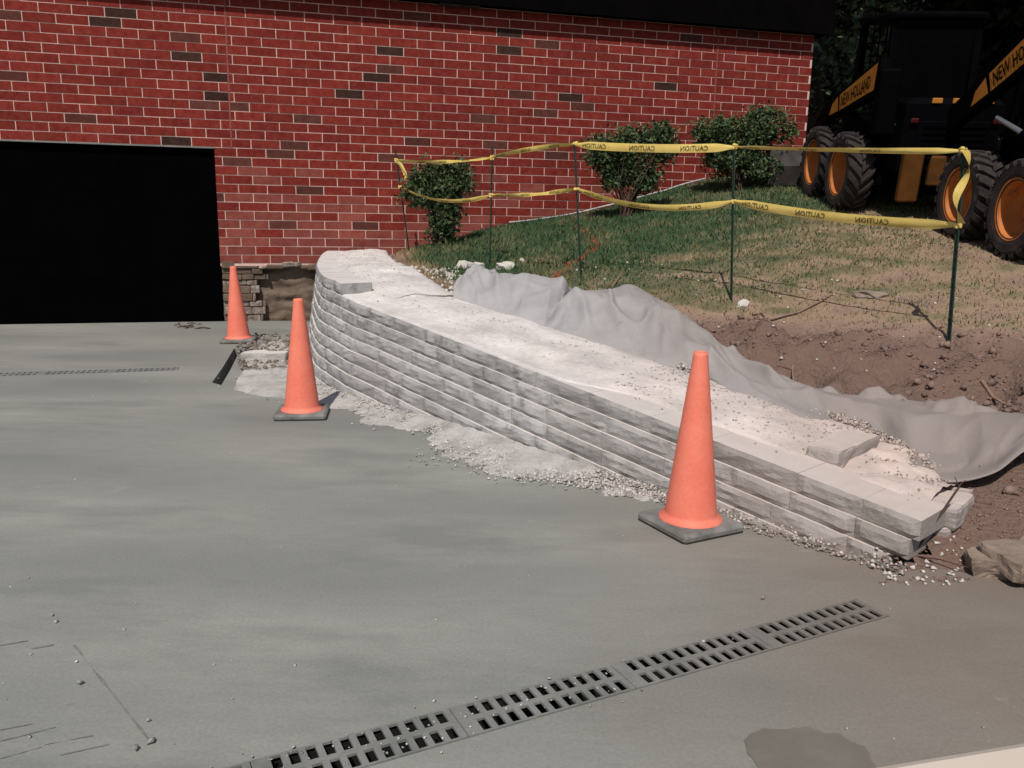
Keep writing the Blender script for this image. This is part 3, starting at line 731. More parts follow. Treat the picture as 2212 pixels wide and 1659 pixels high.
# spill of stonedust and stones at the foot of the wall
SPW = ([-1.3, -.6, .1, .6, 1.1, 1.6, 2.1, 2.6, 3.0, 3.3, 4.5], [.30, .48, .42, .20, .30, .16, .40, .32, .16, .07, .03])
ns, no = 260, 16; V = []
SS = np.linspace(-1.3, 3.35, ns)
for s_ in SS:
    wdt = float(np.interp(s_, *SPW)) * (1 + .55 * nz(s_ * 3, 0, 9)) + .09 * nz(s_ * 14, 0, 2, 1, 4)
    for j in range(no):
        t = j / (no - 1); p, n = pos(float(s_), -.06 - t * max(wdt, .03)); hgt = .05 if 1.3 < s_ < 2.9 else (.03 if s_ < 2.9 else .018)
        z = .003 + hgt * (1 - t) ** 1.5 + (.010 * nz(p.x, p.y, 0, 14, 3) + .01) * (1 - t)
        V.append((p.x, p.y, max(z, .002) if t < 1 else -.004))
V = np.array(V); idx = np.arange(ns * no).reshape(ns, no)
F = np.stack([idx[:-1, :-1].ravel(), idx[:-1, 1:].ravel(), idx[1:, 1:].ravel(), idx[1:, :-1].ravel()], -1)
tag(npmesh('gravel_spill', V, F, M['spill'], smooth=True), 'pale stonedust spilled along the foot of the wall', 'gravel', kind='stuff')
P = []; R = []
for _ in range(3600):
    s_ = random.choice([random.uniform(-1.2, 4.5), random.gauss(2.7, .45), random.gauss(2.4, .5)])
    if s_ > 4.6 or s_ < -1.2: continue
    wdt = float(np.interp(s_, *SPW)); t = min(abs(random.gauss(0, .55)), 1.7)
    if s_ > 2.2: t = abs(random.gauss(.5, .35))
    p, n = pos(s_, -.05 - wdt * t); r = random.uniform(.004, .012); P.append((p.x, p.y, .004 + .045 * max(0, 1 - t) ** 1.5 + r * .4)); R.append(r)
for _ in range(90):   # strays over the slab
    p = atz(random.uniform(0, 2200), random.uniform(830, 1640)); r = random.uniform(.002, .0055); P.append((p.x, p.y, r * .5)); R.append(r)
for (x, y, r) in [(112, 1330, .009), (120, 1346, .008), (172, 1478, .012), (320, 1558, .008), (328, 1605, .013), (294, 1619, .012), (165, 1431, .006), (1648, 1295, .012), (1520, 1388, .009), (937, 1517, .006)]:
    p = atz(x, y); P.append((p.x, p.y, r * .6)); R.append(r)
for _ in range(150):
    l_ = random.uniform(1.0, 2.9); p = dA + DD * l_ + DP * random.gauss(0, .05); r = random.uniform(.002, .006); P.append((p.x, p.y, .005 + r * .3)); R.append(r)
chips('spilled_stones', P, R, M['gravel'], 'small crushed stones scattered on the driveway', 'gravel')

# broken patch between the slab cut and the wall
def patch(name, PP, z0, amp, m, label, kind='structure', sub=28, hump=.0, cat=None):
    """rough fill bounded by survey points"""
    pts = [atz(x, y, z0) for x, y in PP]; cx = sum(p.x for p in pts) / len(pts); cy = sum(p.y for p in pts) / len(pts)
    V = []; n = len(pts); K = 10; M_ = n * 6
    ringp = []
    for i in range(n):
        for k in range(6): ringp.append(pts[i].lerp(pts[(i + 1) % n], k / 6))
    vs = []
    for j in range(K + 1):
        t = j / K
        for p in ringp:
            x = cx + (p.x - cx) * t; y = cy + (p.y - cy) * t
            x += .03 * nz(x, y, 1, 6) * t; y += .03 * nz(x, y, 4, 6) * t
            z = z0 + hump * (1 - t ** 2) + (amp * nz(x, y, 0, 7, 4) + amp * .5) * (1 if j < K else 0) - (.02 if j == K else 0)
            vs.append((x, y, z))
    fs = [[j * M_ + i, (j + 1) * M_ + i, (j + 1) * M_ + (i + 1) % M_, j * M_ + (i + 1) % M_] for j in range(K) for i in range(M_)]
    b = MB(); b.add(vs, fs); o = b.build(name, m, smooth=True); return tag(o, label, cat, kind=kind)
patch('broken_paving', [(535, 772), (565, 740), (612, 730), (665, 770), (680, 850), (615, 864), (560, 856), (500, 842), (520, 805)], .006, .02, M['spill'], 'broken and dusty concrete edge beside the far end of the wall', hump=.01)
sb = freeblock(atz(573, 772, .04) , (.42, .17, .10), .05, seed=9); o = sb.build('concrete_block', [M['spill'], M['blocktop']], attr='tone'); tag(o, 'small pale concrete block on the broken ground behind the middle cone', 'concrete block')
P = []; R = []
for _ in range(420):
    p = atz(random.uniform(515, 665), random.uniform(722, 800), .02); r = random.uniform(.008, .03); P.append((p.x, p.y, .02 + r * .3)); R.append(r)
chips('rubble_pieces', P, R, M['rubble'], 'broken rubble heaped below the exposed foundation', 'rubble')
b = MB()
for k in range(14):
    p = atz(random.uniform(372, 430), random.uniform(700, 711)); q_ = p + Vector((random.uniform(-.18, .18), random.uniform(-.05, .05), .01)); b.tube([p, (p + q_) / 2 + Vector((0, 0, .015)), q_], .006, 5)
tag(b.build('dead_twigs', M['stem']), 'small heap of dead twigs by the garage threshold', 'twigs', kind='stuff')

# ------------------------------------------------------------------ bank details
P = []; R = []
for _ in range(15000):
    s_ = random.uniform(.2, 6.2); o_ = random.uniform(1.15, 2.9); p, n = pos(s_, o_)
    if s_ > SEND and random.random() < .2: o_ = random.uniform(.3, 1.6); p, n = pos(s_, o_)
    g = float(gmask(p.x, p.y)[0])
    if random.random() < g * 2.2: continue
    r = random.uniform(.003, .012) if random.random() < .93 else random.uniform(.012, .038)
    if nz(p.x, p.y, 9, 2.5, 2) < -.1: continue
    P.append((p.x, p.y, tzr(p.x, p.y) + r * .25)); R.append(r)
for _ in range(900):
    p = atz(random.uniform(1900, 2212), random.uniform(1130, 1250), .02)
    z = tzr(p.x, p.y)
    if z < -.03: z = 0
    r = random.uniform(.003, .009); P.append((p.x, p.y, z + r * .1)); R.append(r)
chips('soil_clods', P, R, M['clod'], 'brown soil clods over the dug bank', 'soil')
P = []; R = []
for _ in range(150):
    s_ = random.uniform(.0, 5.6); o_ = random.uniform(1.2, 3.4); p, n = pos(s_, o_); r = random.uniform(.006, .016); P.append((p.x, p.y, tzr(p.x, p.y) + r * .5)); R.append(r)
for _ in range(260):
    s_ = random.uniform(-1.6, .9); o_ = random.gauss(1.15, .14); p, n = pos(s_, o_); r = random.uniform(.01, .03); P.append((p.x, p.y, tzr(p.x, p.y) + r * .4)); R.append(r)
for _ in range(70):
    p = atz(random.uniform(1880, 2080), random.uniform(1195, 1265), .0); r = random.uniform(.005, .014); P.append((p.x, p.y, max(0, tzr(p.x, p.y)) + r * .5)); R.append(r)
chips('pale_chips', P, R, M['stone'], 'pale stone chips scattered over the bank', 'stone chips')
def rock(px, py, size, label, sq=.6, m='stone', seed=1.0):
    h_ = hit(px, py); b = bmesh.new(); bmesh.ops.create_icosphere(b, subdivisions=3, radius=1.0)
    for v in b.verts:
        c = v.co.copy(); k = 1 + .35 * noise.fractal(c * 1.1 + Vector((seed, seed, 0)), 1, 2, 3)
        c = Vector([math.copysign(abs(x) ** .8, x) for x in c]); v.co = Vector((c.x * size * k, c.y * size * .8 * k, c.z * size * sq * k))
    me = bpy.data.meshes.new('rock'); b.to_mesh(me); b.free(); me.materials.append(M[m])
    o = bpy.data.objects.new('rock', me); COL.objects.link(o); o.location = h_ + Vector((0, 0, size * sq * .25)); o.rotation_euler = (0, 0, seed)
    return tag(o, label, 'rock')
rock(1003, 580, .095, 'rounded pale rock left of the second post, near the bush', seed=1.2)
rock(1032, 578, .07, 'greyish pale rock touching the left side of the second post', seed=3.3)
rock(1092, 582, .10, 'broad pale rock just right of the second post', seed=2.1)
rock(1606, 662, .055, 'bright white rock at the foot of the fourth post', seed=4.2, sq=.8)
rock(1128, 566, .035, 'tiny pale rock on the grass between the second and third posts', seed=5.2, sq=.9)
rock(1880, 640, .12, 'flat dusty stone in the dry grass between the last two posts', seed=6.2, sq=.3, m='slabstone')
rock(2150, 905, .06, 'brown stone on the soil above the grey fabric at right', seed=7.2, m='slabstone')
def stick(name, pts, r, label, lift=.015, m='twig', cat='stick', br=()):
    b = MB(); W = []
    for (x, y) in pts: h_ = hit(x, y); W.append(Vector((h_.x, h_.y, max(tzr(h_.x, h_.y), 0) + lift)))
    rs = [r * (1 - .6 * i / (len(W) - 1)) for i in range(len(W))]
    b.tube(W, rs, 6)
    for (i, dx_, dy_, dz_) in br: b.tube([W[i], W[i] + Vector((dx_, dy_, dz_)) * .5 + Vector((0, 0, .01)), W[i] + Vector((dx_, dy_, dz_))], [r * .5, r * .4, r * .2], 5)
    o = b.build(name, M[m]); return tag(o, label, cat)
stick('stick', [(1660, 700), (1725, 682), (1775, 655), (1800, 637)], .010, 'long pale branch lying up the bank right of the fourth post', br=[(2, .05, .12, .03)])
stick('root', [(1625, 682), (1645, 682), (1662, 700), (1676, 728)], .014, 'thick bent root poking out of the soil below the long branch')
stick('stick', [(1718, 830), (1712, 790), (1728, 755), (1752, 738)], .007, 'thin forked twig standing out of the soil behind the fabric', lift=.03, br=[(2, .12, .05, .03), (1, -.1, .04, .05)])
stick('stick', [(1322, 625), (1332, 610), (1345, 597)], .012, 'short pale stick on the grass left of the fabric peak')
stick('root', [(2120, 818), (2150, 822), (2180, 838), (2200, 862)], .013, 'arched root by the hole at the right edge of the soil')
stick('stick', [(985, 548), (1003, 541), (1022, 550)], .006, 'thin bent twig on the green grass by the small bush')
stick('stick', [(1075, 543), (1100, 541)], .006, 'small straight twig on the grass right of the second post')

# grass blades
n = 120000
x = rng.uniform(-2.4, 8.2, n); y = rng.uniform(3.9, 12.8, n); s_, o_ = so(x, y); g = gmask(x, y)
px_u = (x - WO.x) * WN.x + (y - WO.y) * WN.y
u_w = (x - WO.x) * WU.x + (y - WO.y) * WU.y
patchy = np.array([nz(a, b_, 3, 1.7, 3) for a, b_ in zip(x, y)])
keep = (o_ > .9) & (rng.uniform(0, 1, n) < np.clip(g * 1.5 + patchy * .6, 0, 1)) & ((px_u > .03) | (u_w > 8.2)) & (g > .12)
x, y, g, patchy, s_ = x[keep], y[keep], g[keep], patchy[keep], s_[keep]; n = len(x)
zz = np.array([tzr(a, b_) for a, b_ in zip(x, y)])
h = rng.uniform(.018, .045, n) * np.interp(s_, [-3, 0, 1.5, 3, 6], [1.5, 1.3, .9, .7, .6]); wd = rng.uniform(.003, .006, n) * (1 + y / 12); a = rng.uniform(0, 2 * pi, n)
lx = rng.normal(0, .5, n) * h; ly = rng.normal(0, .5, n) * h
V = np.empty((n, 3, 3)); V[:, 0] = np.stack([x - np.cos(a) * wd, y - np.sin(a) * wd, zz - .004], -1); V[:, 1] = np.stack([x + np.cos(a) * wd, y + np.sin(a) * wd, zz - .004], -1)
V[:, 2] = np.stack([x + lx, y + ly, zz + h], -1)
F = np.arange(3 * n).reshape(n, 3)
gcol = np.clip(np.repeat(g * 1.05 + patchy * .45 + rng.normal(0, .12, n), 3), 0, 1)
tag(npmesh('grass', V.reshape(-1, 3), F, M['grassblade'], attrs={'g': gcol}), 'patchy short grass on the bank', 'grass', kind='stuff')
# survey paint squiggle on the grass
b = MB(); W = [hit(x, y) for x, y in [(1212, 480), (1240, 487), (1262, 503), (1285, 520), (1290, 535), (1272, 550), (1245, 563), (1228, 578), (1205, 597), (1190, 612)]]
WW = []
for p, q_ in zip(W[:-1], W[1:]): WW += [p.lerp(q_, k / 5) for k in range(5)]
for k in range(420):
    p = random.choice(WW) + Vector((random.gauss(0, .035), random.gauss(0, .05), 0)); z = tzr(p.x, p.y); a = random.uniform(0, pi); hh = random.uniform(.012, .035)
    d_ = Vector((cos(a), sin(a), 0)) * .007; b.add([Vector((p.x, p.y, z)) - d_, Vector((p.x, p.y, z)) + d_, Vector((p.x + random.gauss(0, .012), p.y, z + hh))], [[0, 1, 2]])
tag(b.build('paint_mark', M['paint']), 'orange survey paint line sprayed on the grass', 'paint mark', kind='stuff')

# ------------------------------------------------------------------ landscape fabric
def sheet(name, LP, UP, liftL, liftU, bulge, label, rows=44, perst=18, folds=.02, hang=None, seed=0.):
    Lw = []; Uw = []
    for i, ((x, y), (x2, y2)) in enumerate(zip(LP, UP)):
        a = hit(x, y, liftL[i]) ; c = hit(x2, y2, liftU[i]); Lw.append(a); Uw.append(c)
    def cr(Pn, t):   # smooth interpolation
        i = min(int(t), len(Pn) - 2); f = t - i; p0 = Pn[max(i - 1, 0)]; p1 = Pn[i]; p2 = Pn[i + 1]; p3 = Pn[min(i + 2, len(Pn) - 1)]
        return .5 * ((2 * p1) + (p2 - p0) * f + (2 * p0 - 5 * p1 + 4 * p2 - p3) * f * f + (3 * p1 - p0 - 3 * p2 + p3) * f ** 3)
    N = (len(LP) - 1) * perst; vs = []
    for i in range(N + 1):
        t = i / perst; a = cr(Lw, t); c = cr(Uw, t)
        bl = float(np.interp(t, range(len(bulge)), bulge))
        hg = float(np.interp(t, range(len(hang)), hang)) if hang else 0
        for j in range(rows + 1):
            v = j / rows; p = a.lerp(c, v)
            env = sin(pi * min(max(v, 0), 1)) ** .7 if 0 < v < 1 else 0
            w_ = .5 * nz(t * .5, v * .8, seed + 2, 1, 2)
            q1 = 1 - abs(2 * ((v * 1.9 - t * .16 + w_ + seed) % 1) - 1); q2 = 1 - abs(2 * ((v * 1.1 + t * .33 + w_ * 1.4) % 1) - 1)
            fo = folds * (.9 * nz(t * .55 + seed, v * 1.1, seed, 1, 2) + .75 * q1 * q1 + .55 * q2 ** 3 + .05 * nz(t * 5, v * 5, seed, 1, 2))
            r1 = 1 - min(1, abs(nz(t * .42 + v * 1.0 + seed, v * .9 - t * .3, seed + 9, 1, 1)) * 2.2); r2 = 1 - min(1, abs(nz(t * .8 - v * 1.2, v * 1.6 + t * .5, seed + 4, 1, 1)) * 2.2)
            fo += folds * (.50 * r1 ** 3 + .34 * r2 ** 3)
            fo *= float(np.interp(t, [0, 5, 8, 9.5, 15], [1.15, 1.0, .7, .30, .26]))
            p = p + Vector((0, 0, bl * env + fo * (.06 + .94 * (sin(pi * v) if 0 < v < 1 else 0)) - hg * math.exp(-((v - .28) / .2) ** 2)))
            z = tzr(p.x, p.y)
            if p.z < z + .012: p.z = z + .012 + .3 * abs(fo)
            vs.append(p)
    k = rows + 1
    b = MB(); b.add(vs, [[i * k + j, (i + 1) * k + j, (i + 1) * k + j + 1, i * k + j + 1] for i in range(N) for j in range(rows)])
    o = b.build(name, M['fabric'], smooth=True); md = o.modifiers.new('thick', 'SOLIDIFY'); md.thickness = .004; md.offset = 1
    return tag(o, label, 'fabric')
sheet('landscape_fabric',
      [(978, 655), (1000, 668), (1040, 680), (1085, 694), (1130, 705), (1172, 718), (1190, 705)],
      [(985, 640), (1030, 607), (1068, 598), (1120, 600), (1165, 606), (1235, 627), (1245, 640)],
      [.02] * 7, [.03, .05, .07, .07, .06, .05, .03], [.03, .08, .10, .10, .09, .06, .03], 'crumpled grey landscape fabric bundled over the left end of the gravel', folds=.085, seed=2.)
sheet('landscape_fabric',
      [(1172, 722), (1215, 738), (1290, 752), (1375, 780), (1450, 798), (1520, 815), (1585, 848), (1655, 874), (1735, 905), (1815, 925), (1900, 952), (1965, 1022), (2060, 1037), (2150, 1018), (2215, 975), (2300, 940)],
      [(1205, 672), (1250, 636), (1318, 632), (1362, 616), (1412, 645), (1478, 690), (1545, 738), (1625, 785), (1710, 824), (1800, 850), (1885, 857), (1985, 868), (2080, 880), (2170, 892), (2250, 900), (2340, 915)],
      [.02, .02, .02, .02, .02, .05, .07, .07, .08, .06, .03, .04, .05, .10, .12, .14], [.03, .03, .04, .16, .05, .03, .03, .03, .03, .03, .03, .03, .03, .04, .05, .06],
      [.03, .07, .08, .06, .05, .03, .02, .02, .02, .02, .02, .03, .03, .03, .03, .03],
      'long grey landscape fabric trailing down the bank above the gravel', folds=.075, hang=[0, 0, 0, 0, 0, 0, 0, 0, .01, .03, .05, .08, .09, .06, 0, 0], seed=7.)

# ------------------------------------------------------------------ stone slabs at the right edge
for (px, py, size, rz, z_, lab, sd_) in [(2228, 1204, (.32, .22, .08), .25, .08, 'upper brown stone slab lying on the soil at the right edge', 3), (2138, 1222, (.15, .12, .09), -.3, .035, 'squat brown stone leaning below the upper slab at right', 8), (2245, 1245, (.22, .18, .07), .1, .02, 'dark brown stone slab lowest at the right edge', 12)]:
    h_ = atz(px, py, z_); b = freeblock((h_.x, h_.y, z_), size, rz, tilt=(.06, -.08), amp=.03, seed=sd_)
    o = b.build('stone_slab', [M['slabstone'], M['slabstone']], attr='tone'); tag(o, lab, 'stone slab')
# weeds at the wall's low end
def weed(px, py, z, pts, label, r=.004):
    b = MB(); o_ = atz(px, py, z)
    for P_ in pts:
        b.tube([o_] + [o_ + Vector(v) for v in P_], [r] + [r * .7] * (len(P_) - 1) + [r * .4], 5)
    o = b.build('weed', M['stem']); return tag(o, label, 'weed')
weed(1972, 1200, .03, [[(.10, .05, .13), (.20, .08, .28), (.22, .08, .30)], [(.20, .08, .27), (.18, .09, .31)], [(-.02, .0, .06), (-.04, .01, .12)], [(.08, -.06, .01), (.2, -.14, .0)]], 'thin dead stem leaning over the corner of the low end block')
weed(2150, 1060, .15, [[(.03, .0, .08), (.05, 0, .15)], [(-.05, 0, .06), (-.09, 0, .12)], [(.06, -.02, -.05), (.1, -.04, -.1)], [(-.08, -.02, -.03), (-.12, -.05, .03), (-.11, -.05, .09)]], 'dry weed stalks at the torn end of the fabric', r=.006)
# white ledge in the lower right corner (part of what the photographer leans on)
p1 = atz(1750, 1682, .62); p2 = atz(2212, 1606, .62)
d_ = (p2 - p1).normalized(); n_ = Vector((d_.y, -d_.x, 0))
b = MB(); a0 = p1 - d_ * .6; a1 = p2 + d_ * .8; prof = [(0, -.03), (-.008, -.008), (0.0, 0.0), (.02, .012), (.08, .018), (.16, .02), (.16, -.05), (.0, -.06)]
vs = []
for a_ in (a0, a1):
    for (q_, z_) in prof: vs.append(a_ + n_ * q_ + Vector((0, 0, z_)))
k = len(prof); b.add(vs, [[i, (i + 1) % k, k + (i + 1) % k, k + i] for i in range(k)] + [list(range(k))[::-1], [k + i for i in range(k)]])
b.box((a0 + n_ * .08 + d_ * .3 + Vector((0, 0, -.33))), (.05, .05, .60)); b.box((a1 + n_ * .08 - d_ * .3 + Vector((0, 0, -.33))), (.05, .05, .60))
tag(b.build('handrail', M['white']), 'cream painted rail edge cutting across the lower right corner', 'rail')

# ------------------------------------------------------------------ cones
def cone(px, py, rz, label, lean=0.0, z=0.0):
    c = atz(px, py, z); root = empty('traffic_cone', c, rz)
    b = MB(); b.box((0, 0, .022), (.345, .345, .044), None, 0, bev=.014); 
    for i in range(4):
        a = pi / 4 + i * pi / 2; b.box((.205 * cos(a), .205 * sin(a), .016), (.03, .03, .03), Matrix.Rotation(a, 3, 'Z'), 0, bev=.006)
    b.build('cone_base', M['conebase'], root)
    b = MB(); b.lathe([(.142, .044), (.140, .052), (.118, .062), (.116, .075), (.0325, .785), (.031, .80), (.024, .802), (.022, .79)], 40)
    b.build('cone_body', M['cone'], root, smooth=True)
    root.rotation_euler = (0, lean, rz)
    return tag(root, label, 'traffic cone', 'traffic cones along the retaining wall')
CY = {}
cone(1490, 1137, radians(28), 'nearest and largest orange cone, before the low end of the wall')
cone(653, 897, radians(8), 'middle orange cone, at the foot of the wall by its curved end')
cone(516, 738, radians(10), 'farthest orange cone, beside the black garage door', lean=radians(-1.5))

# ------------------------------------------------------------------ posts and tape
POST = [((883, 540), (853, 322), 10.18, 'first metal post from the left, leaning beside the small bush'), ((1058, 575), (1063, 315), 8.56, 'second post from the left, standing among pale rocks'),
        ((1255, 600), (1241, 300), 7.40, 'third post from the left, before the middle bush'), ((1580, 650), (1586, 312), 6.54, 'fourth post from the left, before the right hand bush'),
        ((2050, 735), (2083, 318), 5.28, 'fifth post, nearest the camera, before the loader wheel')]
PB = []
for (bx, by), (tx, ty), Y, lab in POST:
    B_ = aty(bx, by, Y); T_ = aty(tx, ty, Y); PB.append((B_, T_)); d_ = (T_ - B_)
    root = empty('fence_post', B_); b = MB(); L = d_.length; dn = d_.normalized()
    b.bar(-dn * .12, dn * L, .034, .008); b.bar(-dn * .12 + Vector((0, .011, 0)), dn * (L - .003) + Vector((0, .011, 0)), .006, .018)
    b.build('post_shaft', M['post'], root)
    b = MB(); k = .15
    while k < L - .04: b.box(dn * k + Vector((0, -.006, 0)), (.012, .010, .018)); k += .055
    b.build('post_stud', M['post'], root)['kind'] = 'stuff'
    tag(root, lab, 'post', 'posts carrying the caution tape')
_tc = {}
def textgeo(txt):
    if txt in _tc: return _tc[txt]
    cu = bpy.data.curves.new('lettering', 'FONT'); cu.body = txt; cu.size = 1.0; cu.resolution_u = 2; cu.offset = .010
    ob = bpy.data.objects.new('lettering', cu); COL.objects.link(ob); dg = bpy.context.evaluated_depsgraph_get(); dg.update()
    me = ob.evaluated_get(dg).to_mesh(); V_ = [v.co.copy() for v in me.vertices]; F_ = [list(p.vertices) for p in me.polygons]
    ob.evaluated_get(dg).to_mesh_clear(); bpy.data.objects.remove(ob); bpy.data.curves.remove(cu)
    mx = max(v.x for v in V_); mn = min(v.x for v in V_); ty_ = max(v.y for v in V_)
    V_ = [((v.x - mn) / ty_, v.y / ty_) for v in V_]; _tc[txt] = (V_, F_, (mx - mn) / ty_); return _tc[txt]
def ribbon(b, bt, P_, wid, tilt, letters=True, mirror=True, wrinkle=.004, tpitch=.46, seed=0.):
    """tape along points; tilt(t) = roll of the strip about its length"""
    cumL = [0]
    for p, q_ in zip(P_[:-1], P_[1:]): cumL.append(cumL[-1] + (q_ - p).length)
    L = cumL[-1]
    def frame(l):
        l = min(max(l, 0), L); i = 0
        while i < len(cumL) - 2 and cumL[i + 1] < l: i += 1
        f = (l - cumL[i]) / (cumL[i + 1] - cumL[i]); p = P_[i].lerp(P_[i + 1], f); d = (P_[i + 1] - P_[i]).normalized()
        up = Vector((0, 0, 1)); up = (up - d * up.dot(d)).normalized(); n = d.cross(up); a = tilt(l / L)
        wv = up * cos(a) + n * sin(a); nn = d.cross(wv)
        wi = wid(l / L) if callable(wid) else wid
        return p, wv, nn, wi
    def pt(l, v, off=0.0):
        p, wv, nn, wi = frame(l); bend = wrinkle * nz(l * 4, v * 1.2, seed, 1, 2) + wrinkle * .8 * cos(v * 3)
        return p + wv * (v * wi / 2) + nn * (bend + off)
    N = max(8, int(L / .04)); K = 4; vs = []
    for i in range(N + 1):
        for j in range(K + 1): vs.append(pt(L * i / N, j / K * 2 - 1))
    b.add(vs, [[i * (K + 1) + j, (i + 1) * (K + 1) + j, (i + 1) * (K + 1) + j + 1, i * (K + 1) + j + 1] for i in range(N) for j in range(K)])
    if letters:
        V_, F_, tw = textgeo('CAUTION'); hgt = .56; l = .08
        while l + tw * .045 < L - .03:
            wi = frame(l + .1)[3]; sc = hgt * wi; W_ = tw * sc
            for off in (-.0045, .0045):
                b2 = [pt(l + ((tw - vx) if mirror else vx) * sc, (vy * hgt - hgt / 2) * 2, off) for vx, vy in V_]
                bt.append((b2, F_))
            l += tpitch
def sag(p, q_, d, n=16, wob=.0, seed=0): 
    out = []
    for i in range(n + 1):
        t = i / n; r_ = p.lerp(q_, t); r_.z -= 4 * d * t * (1 - t); r_ += Vector((0, .03 * 0, wob * nz(t * 3, seed, 0))); out.append(r_)
    return out
def pp(i, py):   # point on post i at image height py (front side)
    B_, T_ = PB[i]; (bx, by), (tx, ty) = POST[i][0], POST[i][1]; k = (by - py) / (by - ty); return B_.lerp(T_, k) + Vector((0, -.02, 0))
def tape(name, hs, sags, widths, tilts, label, extra=None):
    b = MB(); bt = []
    for i in range(4):
        w_ = widths[i]; tl = tilts[i]
        f = (lambda t, w_=w_: (.30 + .70 * min(1, sin(pi * min(max(t, .0), 1)) * 3.2)) * w_)
        ribbon(b, bt, sag(pp(i, hs[i][0]), pp(i + 1, hs[i + 1][1] if len(hs[i + 1]) > 1 else hs[i + 1][0]), sags[i]), f, tl, seed=i * 3.3 + hs[0][0])
    for i in range(5):   # knots round the posts
        c = pp(i, hs[i][0]) + Vector((0, .02, 0))
        for k in range(3):
            R_ = Matrix.Rotation(random.uniform(-.4, .4), 3, 'Y') @ Matrix.Rotation(random.uniform(-.5, .5), 3, 'X')
            b.box(c + Vector((random.uniform(-.008, .008), 0, random.uniform(-.015, .015))), (.042, .036, .022), R_, 0, bev=.006)
    if extra: extra(b, bt)
    o = b.build(name, M['tape'], smooth=True); 
    for j in range(0, len(bt), 2):
        lb = MB(); lb.add(*bt[j]); lb.add(*bt[j + 1]); lb.build('lettering', M['ink'], o)
    tag(o, label, 'caution tape'); return o
def ex_up(b, bt):   # hanging ends
    p = pp(4, 326); q_ = pp(4, 478) + Vector((-.01, 0, 0)); P_ = []
    for i in range(20): t = i / 19; P_.append(p.lerp(q_, t) + Vector((.03 * sin(t * 7) - .01, -.02, 0)))
    cL = P_
    vs = []
    for i, r_ in enumerate(P_):
        a = i / 19 * 5.2; w2 = .026; vs += [r_ + Vector((cos(a) * w2, sin(a) * w2, 0)), r_ - Vector((cos(a) * w2, sin(a) * w2, 0))]
    b.add(vs, [[2 * i, 2 * i + 1, 2 * i + 3, 2 * i + 2] for i in range(19)])
    p = pp(0, 345); P_ = [p, p + Vector((.06, -.01, -.06)), p + Vector((.10, -.01, -.14)), p + Vector((.12, -.02, -.21))]
    vs = []
    for i, r_ in enumerate(P_): vs += [r_ + Vector((.018, 0, .01)), r_ - Vector((.018, 0, .01))]
    b.add(vs, [[2 * i, 2 * i + 1, 2 * i + 3, 2 * i + 2] for i in range(3)])
tape('caution_tape', [[346], [340], [312], [318], [326]], [.03, -.02, .02, .01], [.042, .046, .066, .040],
     [lambda t: 1.0 * sin(t * 6), lambda t: .5 + .4 * sin(t * 9), lambda t: .08 * sin(t * 5), lambda t: .5 + .5 * sin(t * 4 + .5)],
     'upper strand of yellow caution tape strung between the posts', extra=ex_up)
tape('caution_tape', [[402], [420], [406], [432], [482]], [.11, .02, .10, .035], [.044, .042, .054, .066],
     [lambda t: .5 + .3 * sin(t * 5), lambda t: .8 * sin(t * 8), lambda t: .35 + .2 * sin(t * 5), lambda t: .10 + .25 * t],
     'lower sagging strand of yellow caution tape strung between the posts')

# ------------------------------------------------------------------ shrubs
def leaves(P_, size, up=.4):
    """quads (n) of leaf cards as numpy"""
    n = len(P_); P_ = np.array(P_); d = rng.normal(0, 1, (n, 3)); d /= np.linalg.norm(d, axis=1)[:, None]; e = rng.normal(0, 1, (n, 3)); e -= d * (e * d).sum(1)[:, None]; e /= np.linalg.norm(e, axis=1)[:, None]
    sz = rng.uniform(.45, 1.45, n)[:, None] * size
    V = np.stack([P_ - d * sz, P_ + e * sz * .42, P_ + d * sz, P_ - e * sz * .42], 1).reshape(-1, 3)
    return V, np.arange(4 * n).reshape(n, 4)
def shrub(px, py, Y, W_, H_, lobes, nleaf, label, lsz=.030):
    c = hit(px, py); root = empty('shrub', c)
    b = MB(); tips = []; shoots = []
    for k in range(26):
        a = random.uniform(0, 2 * pi); r0 = random.uniform(0, .06); x1 = random.choice(lobes)
        tip = Vector((x1[0] * W_ / 2 + random.gauss(0, x1[2] * .35) * W_, x1[3] * .25 * cos(a), x1[1] * H_ + random.gauss(0, .05) * H_))
        base = Vector((r0 * cos(a), r0 * sin(a), 0)); mid = base.lerp(tip, .5) + Vector((random.gauss(0, .03), random.gauss(0, .03), .04))
        b.tube([base, mid, tip], [.012, .008, .003], 5); tips += [tip, mid.lerp(tip, .6)]
        if k < 12: e_ = tip + Vector((random.gauss(0, .06), random.gauss(0, .05), random.uniform(.03, .16))) * 1.0; b.tube([tip, e_], [.003, .0015], 4); shoots.append((tip, e_))
    b.build('stems', M['stem'], root)
    P_ = []
    # clusters of leaves inside each lobe
    cl = []
    for (lx_, lz_, r_, dy_) in lobes:
        for _ in range(int(46 * r_ / .25)):
            v = Vector((random.gauss(0, 1), random.gauss(0, 1), random.gauss(0, 1))).normalized() * (random.random() ** .45)
            cl.append(Vector((lx_ * W_ / 2 + v.x * r_ * W_, v.y * r_ * W_ * .8, lz_ * H_ + v.z * r_ * H_ * .95)))
    for _ in range(nleaf):
        q_ = random.choice(cl); sg = .053; P_.append((q_.x + random.gauss(0, sg), q_.y + random.gauss(0, sg), max(.02, q_.z + random.gauss(0, sg))))
    for a_, e_ in shoots:
        for _ in range(16): q_ = a_.lerp(e_, random.random()); P_.append((q_.x + random.gauss(0, .012), q_.y + random.gauss(0, .012), q_.z))
    V, F_ = leaves(P_, lsz); npmesh('foliage', V, F_, M['leaf'], parent=root)
    return tag(root, label, 'shrub', 'clipped shrubs before the brick wall')
